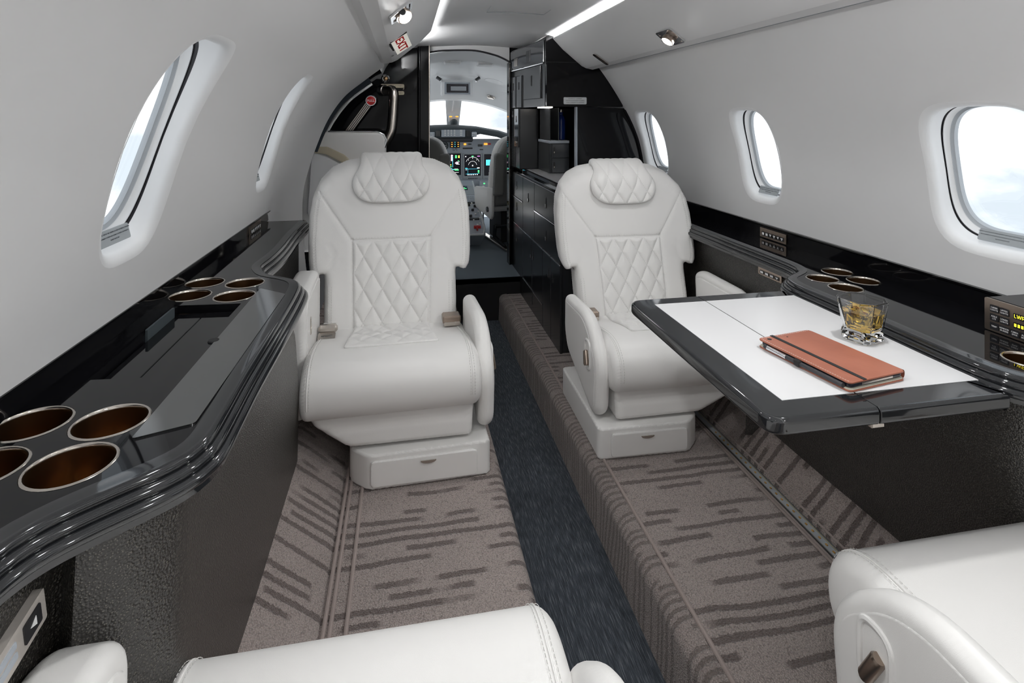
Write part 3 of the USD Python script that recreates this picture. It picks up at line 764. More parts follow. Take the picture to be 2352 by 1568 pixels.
def make_chair(label, base_x, arm_h, arm_u, arm_t, m, S, loc, rotz, recline=0.0, slide=0.0, aslide=0.0, oslide=0.0):
    """Cabin armchair; local front is -y, inboard side is +x times m."""
    t = thing('cabin_chair', label, 'armchair', loc, rotz, 'white leather cabin chairs')
    def bmap(v): return back_map(v, LEAN + recline, BY + slide)
    def headmap(v): return head_map(v, bmap)
    X = lambda a: np.array([[m * x, y, z] for x, y, z in a])
    def fx(mesh):                                     # mirror for m = -1
        return place(mesh, (0, 0, 0), (m * S, 0, 0), (0, S, 0), (0, 0, S))
    side = lambda mesh, x: place(mesh, (x, 0, 0), (0, 1, 0), (0, 0, 1), (1, 0, 0))
    # plinth
    b0, b1 = base_x
    pl = roundpoly([(b0 + .055, -.005), (b1, .0), (b1, .46), (b0, .46), (b0, .05)], [.012, .012, .02, .02, .02])
    obj('plinth', fx(pillow(pl, .10, .008, .02, hx=.06).apply_translation((0, .012, .051))), 'leather', t)
    dw = obj('drawer', fx(place(pillow(rrect(b1 - b0 - .10, .074, .010), .010, .004, .012, hx=.03), ((b0 + .055 + b1 - .035) / 2, .007, .048), (1, 0, 0), (0, 0, 1), (0, -1, 0))), 'leather', t)
    cxd = (b0 + b1) / 2 + .02
    hp = [(x, z) for x, z in zip(.022 * np.cos(np.linspace(PI, 2 * PI, 12)), .008 * np.sin(np.linspace(PI, 2 * PI, 12)))]
    obj('drawer_pull', fx(prism(Polygon(hp), 0, .003, ((cxd, -.0005, .074), (1, 0, 0), (0, 0, 1), (0, -1, 0)))), 'nickel', dw, label='half moon metal pull')
    # front skirt
    sk = roundpoly([(b0 + .0, .112), (.232, .108), (.238, .235), (-.232, .235), (-.222, .185)], [.012, .015, .01, .01, .03]) if b0 < -.05 and b1 > .2 else roundpoly([(-.232, .11), (.10, .112), (.222, .185), (.232, .235), (-.238, .235)], [.015, .012, .03, .01, .01])
    kr = (lambda u, v, d: -.0035 * np.exp(-((v - .168) / .006) ** 2) + .002)
    obj('skirt', fx(place(pillow(sk, .42, .016, .015, top=kr, hx=.012), (0, .245, 0), (1, 0, 0), (0, 0, 1), (0, -1, 0))), 'leather', t)
    # seat cushion
    sp_ = spline([(.012, .215), (-.006, .245), (-.010, .285), (.002, .325), (.032, .353), (.080, .366), (.16, .361), (.28, .338), (.40, .313), (.47, .300), (.49, .26), (.47, .225), (.30, .208), (.10, .203), (.03, .204)], 110, closed=True)
    SP = Polygon(sp_)
    crown = lambda u, v, d: .012 * np.minimum(d / .05, 1)
    cu = pillow(SP, .50, .022, .010, top=crown, hx=.03)
    v_ = np.array(cu.vertices); v_[:, 2] = np.where(v_[:, 2] < 0, -np.interp(-v_[:, 2], [0, 1], [0, 1]), v_[:, 2])
    cu = side(tm(v_, cu.faces), 0)
    # the cushion's edges sag a little to each side
    def sag(v):
        v = v.copy(); v[:, 1] = np.where(v[:, 1] > .1, .1 + (v[:, 1] - .1) * (1 + slide / .36), v[:, 1])
        k = np.clip(np.abs(v[:, 0]) / .25, 0, 1)
        o = v.copy(); o[:, 2] -= np.interp(v[:, 2], [.23, .34], [0, 1]) * .012 * k ** 4; return o
    cs_ = obj('seat_cushion', fx(warp(cu, sag)), 'leather', t, smooth=40)
    edge = sp_[4:62]
    st_, seam = [], []
    for sx in (1, -1):
        for k, dx in enumerate((.222, .234)):
            line = [(sx * dx, y, z) for y, z in offset_out(edge, .0012)]
            st_ += stitches(sag(np.array(line)))
        seam.append(tube(sag(np.array([(sx * .228, y, z) for y, z in offset_out(edge, .0006)])), .0016, 6))
    for s_ in seam: obj('seam', fx(s_), 'leather', cs_)
    obj('stitching', [fx(s_) for s_ in st_], 'stitch', cs_, smooth=False, kind='stuff')
    # quilted insert on the seat
    q = quilt(.064, .120, 0, .0, .007)
    ins = pillow(roundpoly([(-.142, .135), (.142, .135), (.128, .455), (-.128, .455)], .012), .008, .003, .006, top=lambda u, v, d: q(u, v) * np.minimum(d / .006, 1) * np.clip((v - .135) / .05, .12, 1), hx=.0055)
    ut = sp_[(sp_[:, 1] > .29) & (sp_[:, 0] > .02) & (sp_[:, 0] < .475)]; ut = ut[np.argsort(ut[:, 0])]
    zt = lambda y: np.interp(y, ut[:, 0], ut[:, 1])
    obj("quilted_insert", fx(warp(ins, lambda v: np.stack([v[:, 0], v[:, 1], zt(v[:, 1]) + v[:, 2] - .0062], -1) + [0, slide, -.05 * slide])), "leather", cs_, smooth=50)
    # backrest
    half = [(.0, .625), (.10, .624), (.17, .613), (.225, .588), (.265, .545), (.288, .490), (.296, .43), (.297, .35), (.294, .275), (.289, .237), (.276, .214), (.254, .214), (.241, .227), (.237, .20), (.236, .10), (.228, -.09)]
    out = half + [(-x, y) for x, y in half[::-1][:-1]]
    BP = Polygon(out).buffer(-.006).buffer(.012, quad_segs=5).buffer(-.006)
    S1 = LineString([(-.262, .525), (-.215, .450), (-.142, .343), (.142, .343), (.215, .450), (.262, .525)])
    S2 = LineString([(-.142, .343), (-.130, .0), (-.128, -.06)]); S3 = LineString([(.142, .343), (.130, .0), (.128, -.06)])
    rim = [LineString([(s * .262, .525), (s * .272, .44), (s * .273, .35), (s * .268, .265), (s * .256, .231)]) for s in (1, -1)]
    low = [LineString([(s * .214, .19), (s * .212, .08), (s * .207, -.06)]) for s in (1, -1)]
    topl = LineString([(-.262, .525), (-.258, .535), (-.21, .566), (-.165, .588), (-.10, .600), (.10, .600), (.165, .588), (.21, .566), (.258, .535), (.262, .525)])
    G = [groove(S1, .0045, .006), groove(S2, .0045, .006), groove(S3, .0045, .006), groove(topl, .003, .0016)] + [groove(r_, .003, .0026) for r_ in rim + low]
    cre = [(LineString([(s * .235, .220), (s * .205, .26 + .02 * k), (s * .18 + s * .02 * k, .28 + .025 * k)]), .004) for s in (1, -1) for k in range(3)]
    def btop(u, v, d):
        o = sum(g(u, v, d) for g in G) + .010 * np.exp(-((v - .14) / .16) ** 2) * (np.abs(u) < .4) + .006 * np.cos(np.clip(u / .3, -1, 1) * PI / 2)
        for l_, w_ in cre: o = o + groove(l_, w_, .0022)(u, v, d)
        return o * np.minimum(d / .02, 1)
    bk = pillow(BP, .115, .034, .010, top=btop, lines=[S1, S2, S3] + rim + low, hx=.011)
    bk_ = obj('backrest', fx(warp(bk, lambda v: bmap(v + [0, 0, -.035]), flip=True)) if False else fx(orient(warp(bk, lambda v: bmap(v + [0, 0, -.035])))), 'leather', t, smooth=50)
    st_ = []
    surf = lambda l_, lift: bmap(np.array([(x, y, .0575 - .035 + lift + float(.010 * math.exp(-((y - .14) / .16) ** 2) + .006 * math.cos(min(1, abs(x) / .3) * PI / 2))) for x, y in np.array([l_.interpolate(s).coords[0] for s in np.linspace(0, l_.length, 40)])]))
    for l_ in rim + low:
        for o_ in (.006, -.006):
            st_ += stitches(surf(l_.offset_curve(o_), -.0006))
    obj('stitching', [fx(s_) for s_ in st_], 'stitch', bk_, smooth=False, kind='stuff')
    q2 = quilt(.0662, .1135, .0, .343, .008)
    IP = Polygon([(-.139, .340), (.139, .340), (.126, -.07), (-.126, -.07)])
    ins = pillow(IP, .010, .003, .006, lines=diamonds(IP, .0662, .1135, .343), lw=.0022, top=lambda u, v, d: q2(u, v) * np.minimum(d / .006, 1) + .010 * np.exp(-((v - .14) / .16) ** 2) + .006 * np.cos(u / .3 * PI / 2), hx=.0052)
    bi = obj('quilted_insert', fx(orient(warp(ins, lambda v: bmap(v + [0, 0, .0175])))), 'leather', bk_, smooth=50)
    # stitched diamond lines of the insert
    st_ = []
    for sg in (1, -1):
        for k in range(-9, 10):
            u = np.linspace(-.14, .14, 80); v = .343 + sg * (.1135 * (k - u / .0662))
            ok = (v < .337) & (v > .0) & (np.abs(u) < .135 - (.343 - v) * .034)
            if ok.sum() > 8:
                p = np.stack([u[ok], v[ok], 0.0175 + .0052 + .0008 + .010 * np.exp(-((v[ok] - .14) / .16) ** 2) + .006 * np.cos(u[ok] / .3 * PI / 2)], -1)
                st_ += stitches(bmap(p), .0007, .005, .0035)
    obj('stitching', [fx(s_) for s_ in st_], 'stitch', bk_, smooth=False, kind='stuff')
    # head pillow folded over the top
    hh = [(.0, .484), (.06, .485), (.100, .493), (.130, .517), (.144, .548), (.142, .578), (.130, .600), (.120, .618), (.118, .64), (.116, .725)]
    HP = Polygon(spline(np.array(hh + [(-x, y) for x, y in hh[::-1][:-1]]), 160, closed=True)).buffer(0)
    q3 = quilt(.067, .112, .0, .484, .009)
    hp_ = pillow(HP, .036, .017, .006, top=lambda u, v, d: q3(u, v) * np.clip(d / .02, 0, 1) * np.interp(v, [.57, .62, .66], [1, .55, .25]) - .004, lines=diamonds(HP, .067, .112, .484), lw=.0022, hx=.0055)
    hd = obj('head_pillow', fx(orient(warp(hp_, lambda v: headmap(v + [0, 0, .038])))), 'leather', t, smooth=50)
    st_ = []
    for l_ in diamonds(HP, .067, .112, .484):
        p = np.array([l_.interpolate(q_).coords[0] for q_ in np.linspace(0, l_.length, 40)]); dd = shapely.distance(shapely.points(p), HP.exterior)
        w_ = .018 - .017 + np.sqrt(np.maximum(0, .017 ** 2 - (.017 - np.minimum(dd, .017)) ** 2)) - .004 + .038 + .0007
        p3 = headmap(np.c_[p, w_])[p[:, 1] < .60]
        if len(p3) > 4: st_ += stitches(p3, .0007, .005, .0035)
    obj('stitching', [fx(s_) for s_ in st_], 'stitch', hd, smooth=False, kind='stuff')
    # inboard armrest: low closed side panel
    ap = roundpoly([(.022, .300), (.040, .135), (.085, .105), (.40, .20), (.44, .27), (.435, .405), (.15, .420)], [.06, .05, .03, .05, .03, .03, .15], 8)
    AS = (0, aslide, 0)
    arm = obj('armrest', fx(side(pillow(ap, .048, .0225, .008, hx=.025), .276).apply_translation(AS)), 'leather', t, smooth=70)
    inner = Polygon(ap).buffer(-.022)
    obj('side_panel', fx(side(pillow(inner, .010, .004, .010, hx=.03), .2965).apply_translation(AS)), 'leather', arm, smooth=60)
    obj('latch_recess', fx(tube([(.3005, .122 + a_, .295 + b_) for a_, b_ in rrect(.054, .092, .025, 6)], .0055, 8, closed=True).apply_translation(AS)), 'leather', arm)
    obj('recess_lining', fx(side(prism(rrect(.050, .088, .024, 6), 0, .001), .3004).apply_translation((0, .122 + aslide, .295))), 'valance', arm)
    obj('latch', fx(tube([(.304, .131, .305), (.3045, .129, .301), (.3085, .113, .266), (.309, .111, .262)], [.008, .0105, .0105, .008], 16).apply_translation(AS)), 'bronze', arm, label='bronze latch')
    # outboard armrest: raised
    h = arm_h
    ao = roundpoly([(.105, h - .03), (.115, .15), (.45, .20), (.47, h - .02), (.42, h), (.15, h)], [.05, .04, .04, .03, .03, .05], 8)
    arm2 = obj('armrest', fx(side(pillow(ao, arm_t, .020, .010, hx=.03), arm_u).apply_translation((0, oslide, 0))), 'leather', t, smooth=70)
    obj('side_panel', fx(side(pillow(Polygon(ao).buffer(-.026), .008, .003, .012, hx=.03), arm_u + arm_t / 2 - .0005).apply_translation((0, oslide, 0))), 'leather', arm2, smooth=60)
    obj('armrest_slot', fx(side(pillow(roundpoly(rrect(.016, .055, .008), 0), .004, .0015, .004), arm_u + arm_t / 2 + .0035).apply_translation((0, .20 + oslide, h - .115))), 'nickel', arm2, label='chrome oval catch')
    # belts
    bl = obj('belt_buckle', fx(box(.176, .240, .372, .425, .318, .346, .005)), 'bronze', t, label='bronze belt buckle lying at the inboard side')
    obj('buckle_lever', fx(box(.180, .236, .364, .380, .314, .328, .002)), 'nickel', bl)
    tn = obj('belt_tongue', fx(box(-.240, -.178, .350, .378, .326, .352, .008)), 'nickel', t, label='chrome belt tongue lying at the outboard side')
    obj('belt_plate', fx(prism(Polygon(rrect(.055, .030, .006)).difference(Polygon(rrect(.036, .007, .003))), 0, .003, ((-.211, .338, .322), (1, 0, 0), (0, -.9, -.43), (0, -.43, .9)))), 'nickel', tn)
    obj('belt_strap', fx(box(-.234, -.186, .368, .45, .318, .330, .003)), 'stitch', tn)
    return t

def offset_out(line, d):
    p = np.asarray(line, float); tt = np.gradient(p, axis=0); tt /= np.linalg.norm(tt, axis=1, keepdims=True)
    n = np.stack([-tt[:, 1], tt[:, 0]], -1)
    c = np.array([.25, .28]);
    s = np.sign(((p - c) * n).sum(1).mean()) or 1
    return p + d * s * n

def orient(mesh):
    """Faces outwards: flips the whole mesh when its volume is negative."""
    return tm(mesh.vertices, mesh.faces[:, ::-1]) if mesh.volume < 0 else mesh

A = make_chair('white leather armchair with quilted back left of the aisle, beside the black ledge', (-.12, .282), .525, -.284, .074, 1, 1.0, (-.035, 1.625, 0), 1.5)
B = make_chair('white leather armchair with quilted back right of the aisle, partly behind the table', (-.06, .300), .47, -.283, .044, -1, .96, (.868, 1.63, 0), -1)
make_chair('cropped white leather armchair in the lower right corner, latch in its arm showing', (-.12, .282), .50, -.272, .044, 1, 1.0, (.945, .832, 0), 180, math.radians(22), .15, .03)
make_chair('cropped white leather armchair at the bottom edge, only cushion front and arm tips in view', (-.06, .300), .50, -.292, .078, -1, 1.0, (-.045, .828, 0), 180, math.radians(24), .17, .055, .02)

# ------------------------------------------------------------------ table, tablet, drink
zt_ = .58
T = thing('folding_table', 'black gloss rimmed folding table with white writing surface set out from the right ledge', 'table', (.80, 1.08, 0))
def tl(pts): return np.array(pts) - [.80, 1.08]
tx = lambda m_: m_.apply_translation((0, 0, 0))
leafs = [roundpoly(tl([(.555, .785), (.7515, .785), (.7515, 1.372), (.560, 1.372)]), [.035, .002, .002, .04], 8), roundpoly(tl([(.7535, .785), (1.008, .785), (1.008, 1.372), (.7535, 1.372)]), .002, 2)]
for lf in leafs:
    obj('table_leaf', slab(lf, zt_ - .028, zt_, .008, flat_x=.7525 - .80), 'lacquer_edge', T, smooth=40)
for pts in ([(.614, .838), (.7512, .838), (.7512, 1.325), (.614, 1.325)], [(.7538, .838), (1.006, .838), (1.006, 1.325), (.7538, 1.325)]):
    obj('writing_surface', prism(Polygon(tl(pts)), zt_ - .002, zt_ + .0008), 'table_white', T, smooth=False)
obj('hinge', box(.752 - .80 - .012, .753 - .80 + .012, .785 - 1.08 + .004, .800 - 1.08, zt_ - .034, zt_ - .02, .002), 'nickel', T, smooth=False)
for y_ in (.95, 1.18): obj('table_arm', box(.9 - .80, 1.03 - .80, y_ - 1.08, y_ + .05 - 1.08, zt_ - .05, zt_ - .024, .004), 'satin_black', T, smooth=False)

zs = zt_ + .0008
ang = math.degrees(math.atan2(-.036, .165)) + 0
tb = thing('tablet_case', 'closed cognac leather tablet case with black elastic band lying on the table', 'tablet case', (.792, .951, zs), 99.5)
# local x along the long side (towards the far left corner), y across
Lh, Wh = .104, .068
cover = lambda inset, r_: rrect(2 * (Lh - inset), 2 * (Wh - inset), r_, 6)
obj('back_cover', slab(cover(0, .010), .0002, .0034, .0012), 'cognac', tb)
obj('case_lining', slab(cover(.001, .010), .0033, .0048, .0005), 'cream_lining', tb)
td = obj('tablet', slab(cover(.0035, .009), .0050, .0135, .003).apply_translation((0, -.001, 0)), 'screen', tb, label='thin black tablet')
obj('silver_edge', box(-Lh + .003, -Lh + .0042, -.04, .035, .0075, .0115, .0005), 'nickel', td)
obj('volume_keys', box(.035, .075, Wh - .0052, Wh - .0038, .0080, .0115, .0005), 'chrome', td)
obj('front_cover', slab(cover(0, .010), .0142, .0174, .0012), 'cognac', tb)
sp2 = [(y, z) for y, z in zip(-Wh - .004 * np.sin(np.linspace(0, PI, 10)), .0088 - .0072 * np.cos(np.linspace(0, PI, 10)))]
V = np.stack([np.stack([np.array([x, y, z + .0003]) for y, z in sp2]) for x in (-Lh + .006, Lh - .006)])
V2 = V.copy(); V2[:, :, 1] -= .0016
obj('spine', [grid(V), grid(V2)], 'cognac', tb, smooth=60)
obj('elastic_band', box(-Lh - .0006, Lh + .0006, .028, .036, .0172, .0185, .0005), 'black_matte', tb)
obj('stylus', tube([(-Lh + .012, Wh + .001, .0085), (Lh - .02, Wh + .001, .0085)], .0042, 12), 'seal', tb)
obj('stylus_grip', tube([(Lh - .075, Wh + .0012, .0085), (Lh - .028, Wh + .0012, .0085)], .0045, 12), 'chrome', tb)
obj('stylus_loop', box(-.005, .010, Wh - .003, Wh + .0065, .0030, .0150, .002), 'black_matte', tb)
obj('camera_hole', lathe([(0, .0177), (.0042, .0177), (.0047, .0172)], 18).apply_translation((Lh - .013, .050, 0)), 'black_matte', tb)
obj('microphone_hole', lathe([(0, .0177), (.0018, .0177), (.002, .0172)], 12).apply_translation((Lh - .016, .006, 0)), 'black_matte', tb)
obj('stitching', stitches([(Lh - .004, y, .0175) for y in np.linspace(-Wh + .006, Wh - .005, 20)], .0004, .003, .002) + stitches([(x, Wh - .004, .0175) for x in np.linspace(-Lh + .005, Lh - .005, 40)], .0004, .003, .002), 'stitch', tb, smooth=False, kind='stuff')

gx, gy, ga = .947, 1.035, math.radians(14)
def gsec(w, c, z):
    """Square with cut corners, turned a little."""
    h = w / 2
    p = np.array([(-h + c, -h), (h - c, -h), (h, -h + c), (h, h - c), (h - c, h), (-h + c, h), (-h, h - c), (-h, -h + c)])
    R = np.array([[math.cos(ga), -math.sin(ga)], [math.sin(ga), math.cos(ga)]])
    return np.c_[p @ R.T, np.full(8, z)]
def gloft(secs, cap0=True, cap1=True):
    V = np.vstack(secs); k = 8; f = []
    for i in range(len(secs) - 1):
        for j in range(k):
            q = (j + 1) % k
            f += [(i * k + j, i * k + q, (i + 1) * k + q), (i * k + j, (i + 1) * k + q, (i + 1) * k + j)]
    n = len(secs)
    if cap0: f += [(0, j + 1, j) for j in range(1, k - 1)]
    if cap1: f += [((n - 1) * k, (n - 1) * k + j, (n - 1) * k + j + 1) for j in range(1, k - 1)]
    return tm(V, f)
gl = gloft([gsec(.062, .008, 0), gsec(.068, .009, .004), gsec(.071, .010, .016), gsec(.067, .014, .028), gsec(.072, .014, .034), gsec(.092, .021, .094), gsec(.092, .021, .096), gsec(.087, .020, .096), gsec(.084, .0195, .092), gsec(.063, .0145, .036), gsec(.056, .012, .028), gsec(.050, .012, .026)])
tag(obj('tumbler', gl.apply_scale(.9).apply_translation((gx, gy, zs + .0003)), 'glass', smooth=12), 'square cut crystal tumbler of whisky standing on the white table', 'drinking glass')
wk = gloft([gsec(.0495, .0118, .0262), gsec(.0555, .012, .0284), gsec(.0625, .0143, .0364), gsec(.0742, .0172, .068)])
tag(obj('whisky', wk.apply_scale(.9).apply_translation((gx, gy, zs + .0003)), 'whisky', smooth=12), 'amber whisky filling the lower half of the crystal tumbler', 'drink')
for k, (dx, dy, dz, s_, rz, lab) in enumerate([(-.013, -.010, .052, .026, .3, 'clear ice cube at the near left inside the whisky'), (.014, .006, .056, .027, 1.0, 'clear ice cube at the right inside the whisky, tilted'), (-.006, .014, .060, .022, .6, 'smaller clear ice cube floating at the back of the whisky')]):
    c = box(-s_ / 2, s_ / 2, -s_ / 2, s_ / 2, -s_ / 2, s_ / 2, .004)
    c.apply_transform(trimesh.transformations.euler_matrix(.3 * k, .25, rz)); c.apply_translation((dx, dy, dz)); c.apply_scale(.9); c.apply_translation((gx, gy, zs))
    tag(obj('ice_cube', c, 'ice', smooth=20), lab, 'ice cube', 'ice cubes in the tumbler')

# ------------------------------------------------------------------ ceiling fittings
def on_val(side, k):
    """Point and outward normal on the sloping underside of a valance, k from 0 (ceiling) to 1 (wall)."""
    p = pspline(val[2:7], 50); i = int(k * 48); a, b = p[i], p[i + 1]; d = (b - a) / np.linalg.norm(b - a)
    n = np.array([-d[1], d[0]]); n = n if n[1] < 0 else -n
    if side < 0: a, n, d = np.array([2 * CX - a[0], a[1]]), np.array([-n[0], n[1]]), np.array([-d[0], d[1]])
    return np.array([a[0], 0, a[1]]), np.array([n[0], 0, n[1]]), np.array([d[0], 0, d[1]])
def reading_light(label, side, k, y):
    p, n, d = on_val(side, k); p[1] = y
    ux, uy = np.array([0, 1.0, 0]), d
    if np.dot(np.cross(ux, uy), n) < 0: ux = -ux
    t = thing('reading_light', label, 'reading light', p + n * .001, 0, 'reading lights in the valances')
    O = np.zeros(3)
    ring_ = Polygon(rrect(.115, .075, .012)).difference(Polygon(rrect(.100, .062, .010)))
    obj('bezel', prism(ring_, -.002, .004, (O, ux, uy, n)), 'chrome', t, smooth=False)
    obj('recess_plate', prism(Polygon(rrect(.100, .062, .010)), -.002, .001, (O, ux, uy, n)), 'chrome', t, smooth=False)
    ax = n * .9 + ux * .3 - np.array([0, .35, 0]); ax /= np.linalg.norm(ax)
    e1 = np.cross(ax, ux); e1 /= np.linalg.norm(e1); e2 = np.cross(ax, e1)
    hd = lathe([(0, -.012), (.018, -.012), (.023, -.004), (.023, .008), (.021, .0095), (.020, .0095)], 28)
    h_ = obj('lamp_head', place(hd, n * .012, e1, e2, ax), 'bronze', t, smooth=40)
    obj('lens', place(lathe([(.0205, .0088), (.012, .0104), (0, .011)], 28), n * .012, e1, e2, ax), 'lamp_lens', h_, smooth=60)
    obj('swivel', orient(place(lathe([(0, -.010), (.009, -.010), (.009, .010), (0, .010)], 16), -ux * -.030 + n * .008, n, np.cross(ux, n), ux)), 'satin_black', t)
    return t
reading_light('lit chrome square reading light in the right valance above the table', 1, .62, 1.86)
reading_light('lit chrome square reading light in the left valance, aft of the exit sign', -1, .55, 1.60)
p, n, d = on_val(1, .66); p[1] = 2.60
t = thing('air_outlet', 'narrow oval chrome outlet in the right valance near the galley', 'air outlet', p + n * .001)
obj('outlet_bezel', prism(Polygon(rrect(.090, .036, .016, 6)).difference(Polygon(rrect(.064, .014, .007, 5))), 0, .003, ((0, 0, 0), -d, (0, 1, 0), n)), 'rim_metal', t, smooth=False)
obj('outlet_slot', prism(Polygon(rrect(.066, .016, .007, 5)), 0, .001, ((0, 0, 0), -d, (0, 1, 0), n)), 'black_matte', t, smooth=False)
obj('outlet_vane', box(-.03, .03, -.002, .002, 0, .003).apply_transform(np.vstack([np.c_[np.array([-d, [0, 1, 0], n]).T, [0, 0, 0]], [0, 0, 0, 1]])), 'nickel', t, smooth=False)

# exit sign under the left valance
p, n, d = on_val(-1, .62); p[1] = 2.14
t = thing('exit_sign', 'small white sign with red EXIT lettering under the left valance', 'exit sign', p)
ex_y = np.array([.82, 0, .57]); ex_y /= np.linalg.norm(ex_y)
ex_x = np.array([.13, .93, -.30]); ex_x -= ex_y * (ex_x @ ex_y); ex_x /= np.linalg.norm(ex_x)
ex_n = np.cross(ex_x, ex_y)
O = np.array([.010, -.01, -.014])
wedge = hull([O + ex_x * a + ex_y * b for a in (-.058, .058) for b in (-.033, .033)] + [O + ex_x * (a * .8 + .02) + ex_y * b - ex_n * .030 for a in (-.058, .058) for b in (-.028, .033)])
bd = obj('sign_body', wedge, 'exit_white', t, smooth=False)
obj('sign_bracket', [orient(place(box(-.064, -.058, -.036, .036, -.034, .002, .001), O, ex_x, ex_y, ex_n)), orient(place(box(-.060, .03, -.040, -.033, -.034, -.008, .001), O, ex_x, ex_y, ex_n))], 'black_matte', t, smooth=False)
obj('lettering', text('EXIT', .033, O + ex_n * .0004, ex_x, ex_y, .0008, bold=True).copy(), 'red', t, smooth=False)
p, n, d = on_val(-1, .70); p[1] = 2.50
t = thing('placard', 'tiny three mark placard on the left valance beside the exit sign', 'placard', p + n * .0006)
obj('mark', [prism(Polygon(rrect(.012, .024, .001, 1)), 0, .0008, (np.array([0, 0, 0]) + d * .020 * i, d, (0, 1, 0), n)) for i in (-1, 0, 1)], 'shade_track', t, smooth=False)
obj('lettering', [text(c_, .014, d * .020 * i + n * .0009, -d, (0, 1, 0), .0003) for i, c_ in ((-1, '1'), (0, '2'), (1, '3'))], 'dark_print', t, smooth=False)

# ------------------------------------------------------------------ forward bulkhead, entry door
wf = thing('wall_front', kind='structure')
pt = [(-.75, -.2), (.135, -.2), (.135, 1.60), (-.75, 1.60)]
obj('partition', solid_y(Polygon(pt), 3.58, 3.62), 'lacquer', wf, smooth=False)
obj('door_post', solid_y(Polygon(roundpoly([(.095, -.05), (.150, -.05), (.150, 1.55), (.095, 1.55)], .004)), 3.53, 3.64), 'lacquer', wf, smooth=30)
for x in (.088, .108):
    obj('post_bead', tube([(x, 3.545, .0), (x, 3.545, 1.5)], .012, 14), 'lacquer', wf, smooth=60)
obj('post_strip', box(.144, .1515, 3.52, 3.53, .0, 1.52, .001), 'nickel', wf, smooth=False)
obj('partition', solid_y(Polygon([(.662, -.2), (1.35, -.2), (1.35, 1.60), (.662, 1.60)]), 3.585, 3.62), 'lacquer', wf, smooth=False)
obj('door_post', box(.655, .672, 3.56, 3.64, -.05, 1.40, .003), 'lacquer', wf, smooth=False)
obj('post_strip', box(.6535, .6565, 3.553, 3.560, .0, 1.36, .0005), 'nickel', wf, smooth=False)
arc_ = pspline([(.13, 1.449), (.25, 1.467), (.41, 1.472), (.56, 1.446), (.67, 1.398)], 40)
obj('arch_header', solid_y(Polygon(list(arc_) + [(.67, 1.62), (.13, 1.62)]), 3.585, 3.62), 'valance', wf, smooth=30)
obj('arch_seal', tube([(x, 3.583, z) for x, z in arc_], .006, 8), 'seal', wf)

# entry doorway in the left side wall: white surround, dark recess, door lining
dr = thing('door_1', kind='structure')
lo = np.asarray(L_PROF)
def shell(prof, off, y): return np.stack([prof[:, 0] - off, np.full(len(prof), y), prof[:, 1]], -1)
lowp = np.vstack([lo, [(-.525, .45), (-.50, .2), (-.46, .0)]])
rings_ = [shell(lowp, .003, 2.22), shell(lowp, -.004, 2.34), shell(lowp, -.008, 2.46), shell(lowp, -.009, 3.02), shell(lowp, -.004, 3.08), shell(lowp, .02, 3.10), shell(lowp, .08, 3.10)]
obj('door_surround', grid(np.stack(rings_)), 'valance', dr, smooth=45)
deep = np.vstack([[(-.06, 1.40)], lo + [-.085, .02], [(-.61, .3), (-.56, .0)]])
obj('recess_wall', grid(np.stack([shell(deep, 0, y) for y in (3.095, 3.4, 3.58)])), 'black_matte', dr, smooth=40)
sl = lo[6:52]
obj('door_seal', [orient(tube(np.stack([sl[:, 0] - .030, np.full(len(sl), 3.16), sl[:, 1] - .01], -1), .034, 10))], 'door_fabric', dr, smooth=60)
s2_ = lo[14:50]
obj('seal_strip', [tube(np.stack([s2_[:, 0] - .015, np.full(len(s2_), 3.24) + .10 * np.linspace(0, 1, len(s2_))[::-1], s2_[:, 1] - .02], -1), .0055, 8)], 'nickel', dr)
s3_ = lo[10:52]
obj('seal_strip', [tube(np.stack([s3_[:, 0] + .02 - .03 * np.linspace(0, 1, len(s3_)), np.full(len(s3_), 3.33), s3_[:, 1] - .01], -1), .0075, 8)], 'reveal', dr)
dp = roundpoly([(-.56, .30), (-.105, .30), (-.105, .965), (-.56, .965)], [.01, .01, .06, .02], 8)
obj('door_lining', place(pillow(dp, .08, .018, .015, hx=.05), (0, 3.32, 0), (1, 0, 0), (0, 0, 1), (0, -1, 0)), 'leather', dr)
obj('lining_edge', tube([(x, 3.29, z) for x, z in [(-.42, .966), (-.20, .966), (-.150, .963), (-.118, .948), (-.104, .92), (-.112, .88), (-.150, .80)]], .0065, 8), 'chrome', dr, smooth=60)
obj('pull_strap', place(pillow(roundpoly([(-.49, .885), (-.42, .885), (-.33, .84), (-.28, .79), (-.28, .76), (-.34, .795), (-.43, .845), (-.49, .850)], .01), .012, .005, .01), (0, 3.255, 0), (1, 0, 0), (0, 0, 1), (0, -1, 0)), 'tan', dr)
obj('strap_pocket', place(pillow(roundpoly([(-.505, .86), (-.43, .835), (-.26, .73), (-.24, .5), (-.53, .5)], .03), .02, .009, .012, hx=.05), (0, 3.262, 0), (1, 0, 0), (0, 0, 1), (0, -1, 0)), 'valance', dr)

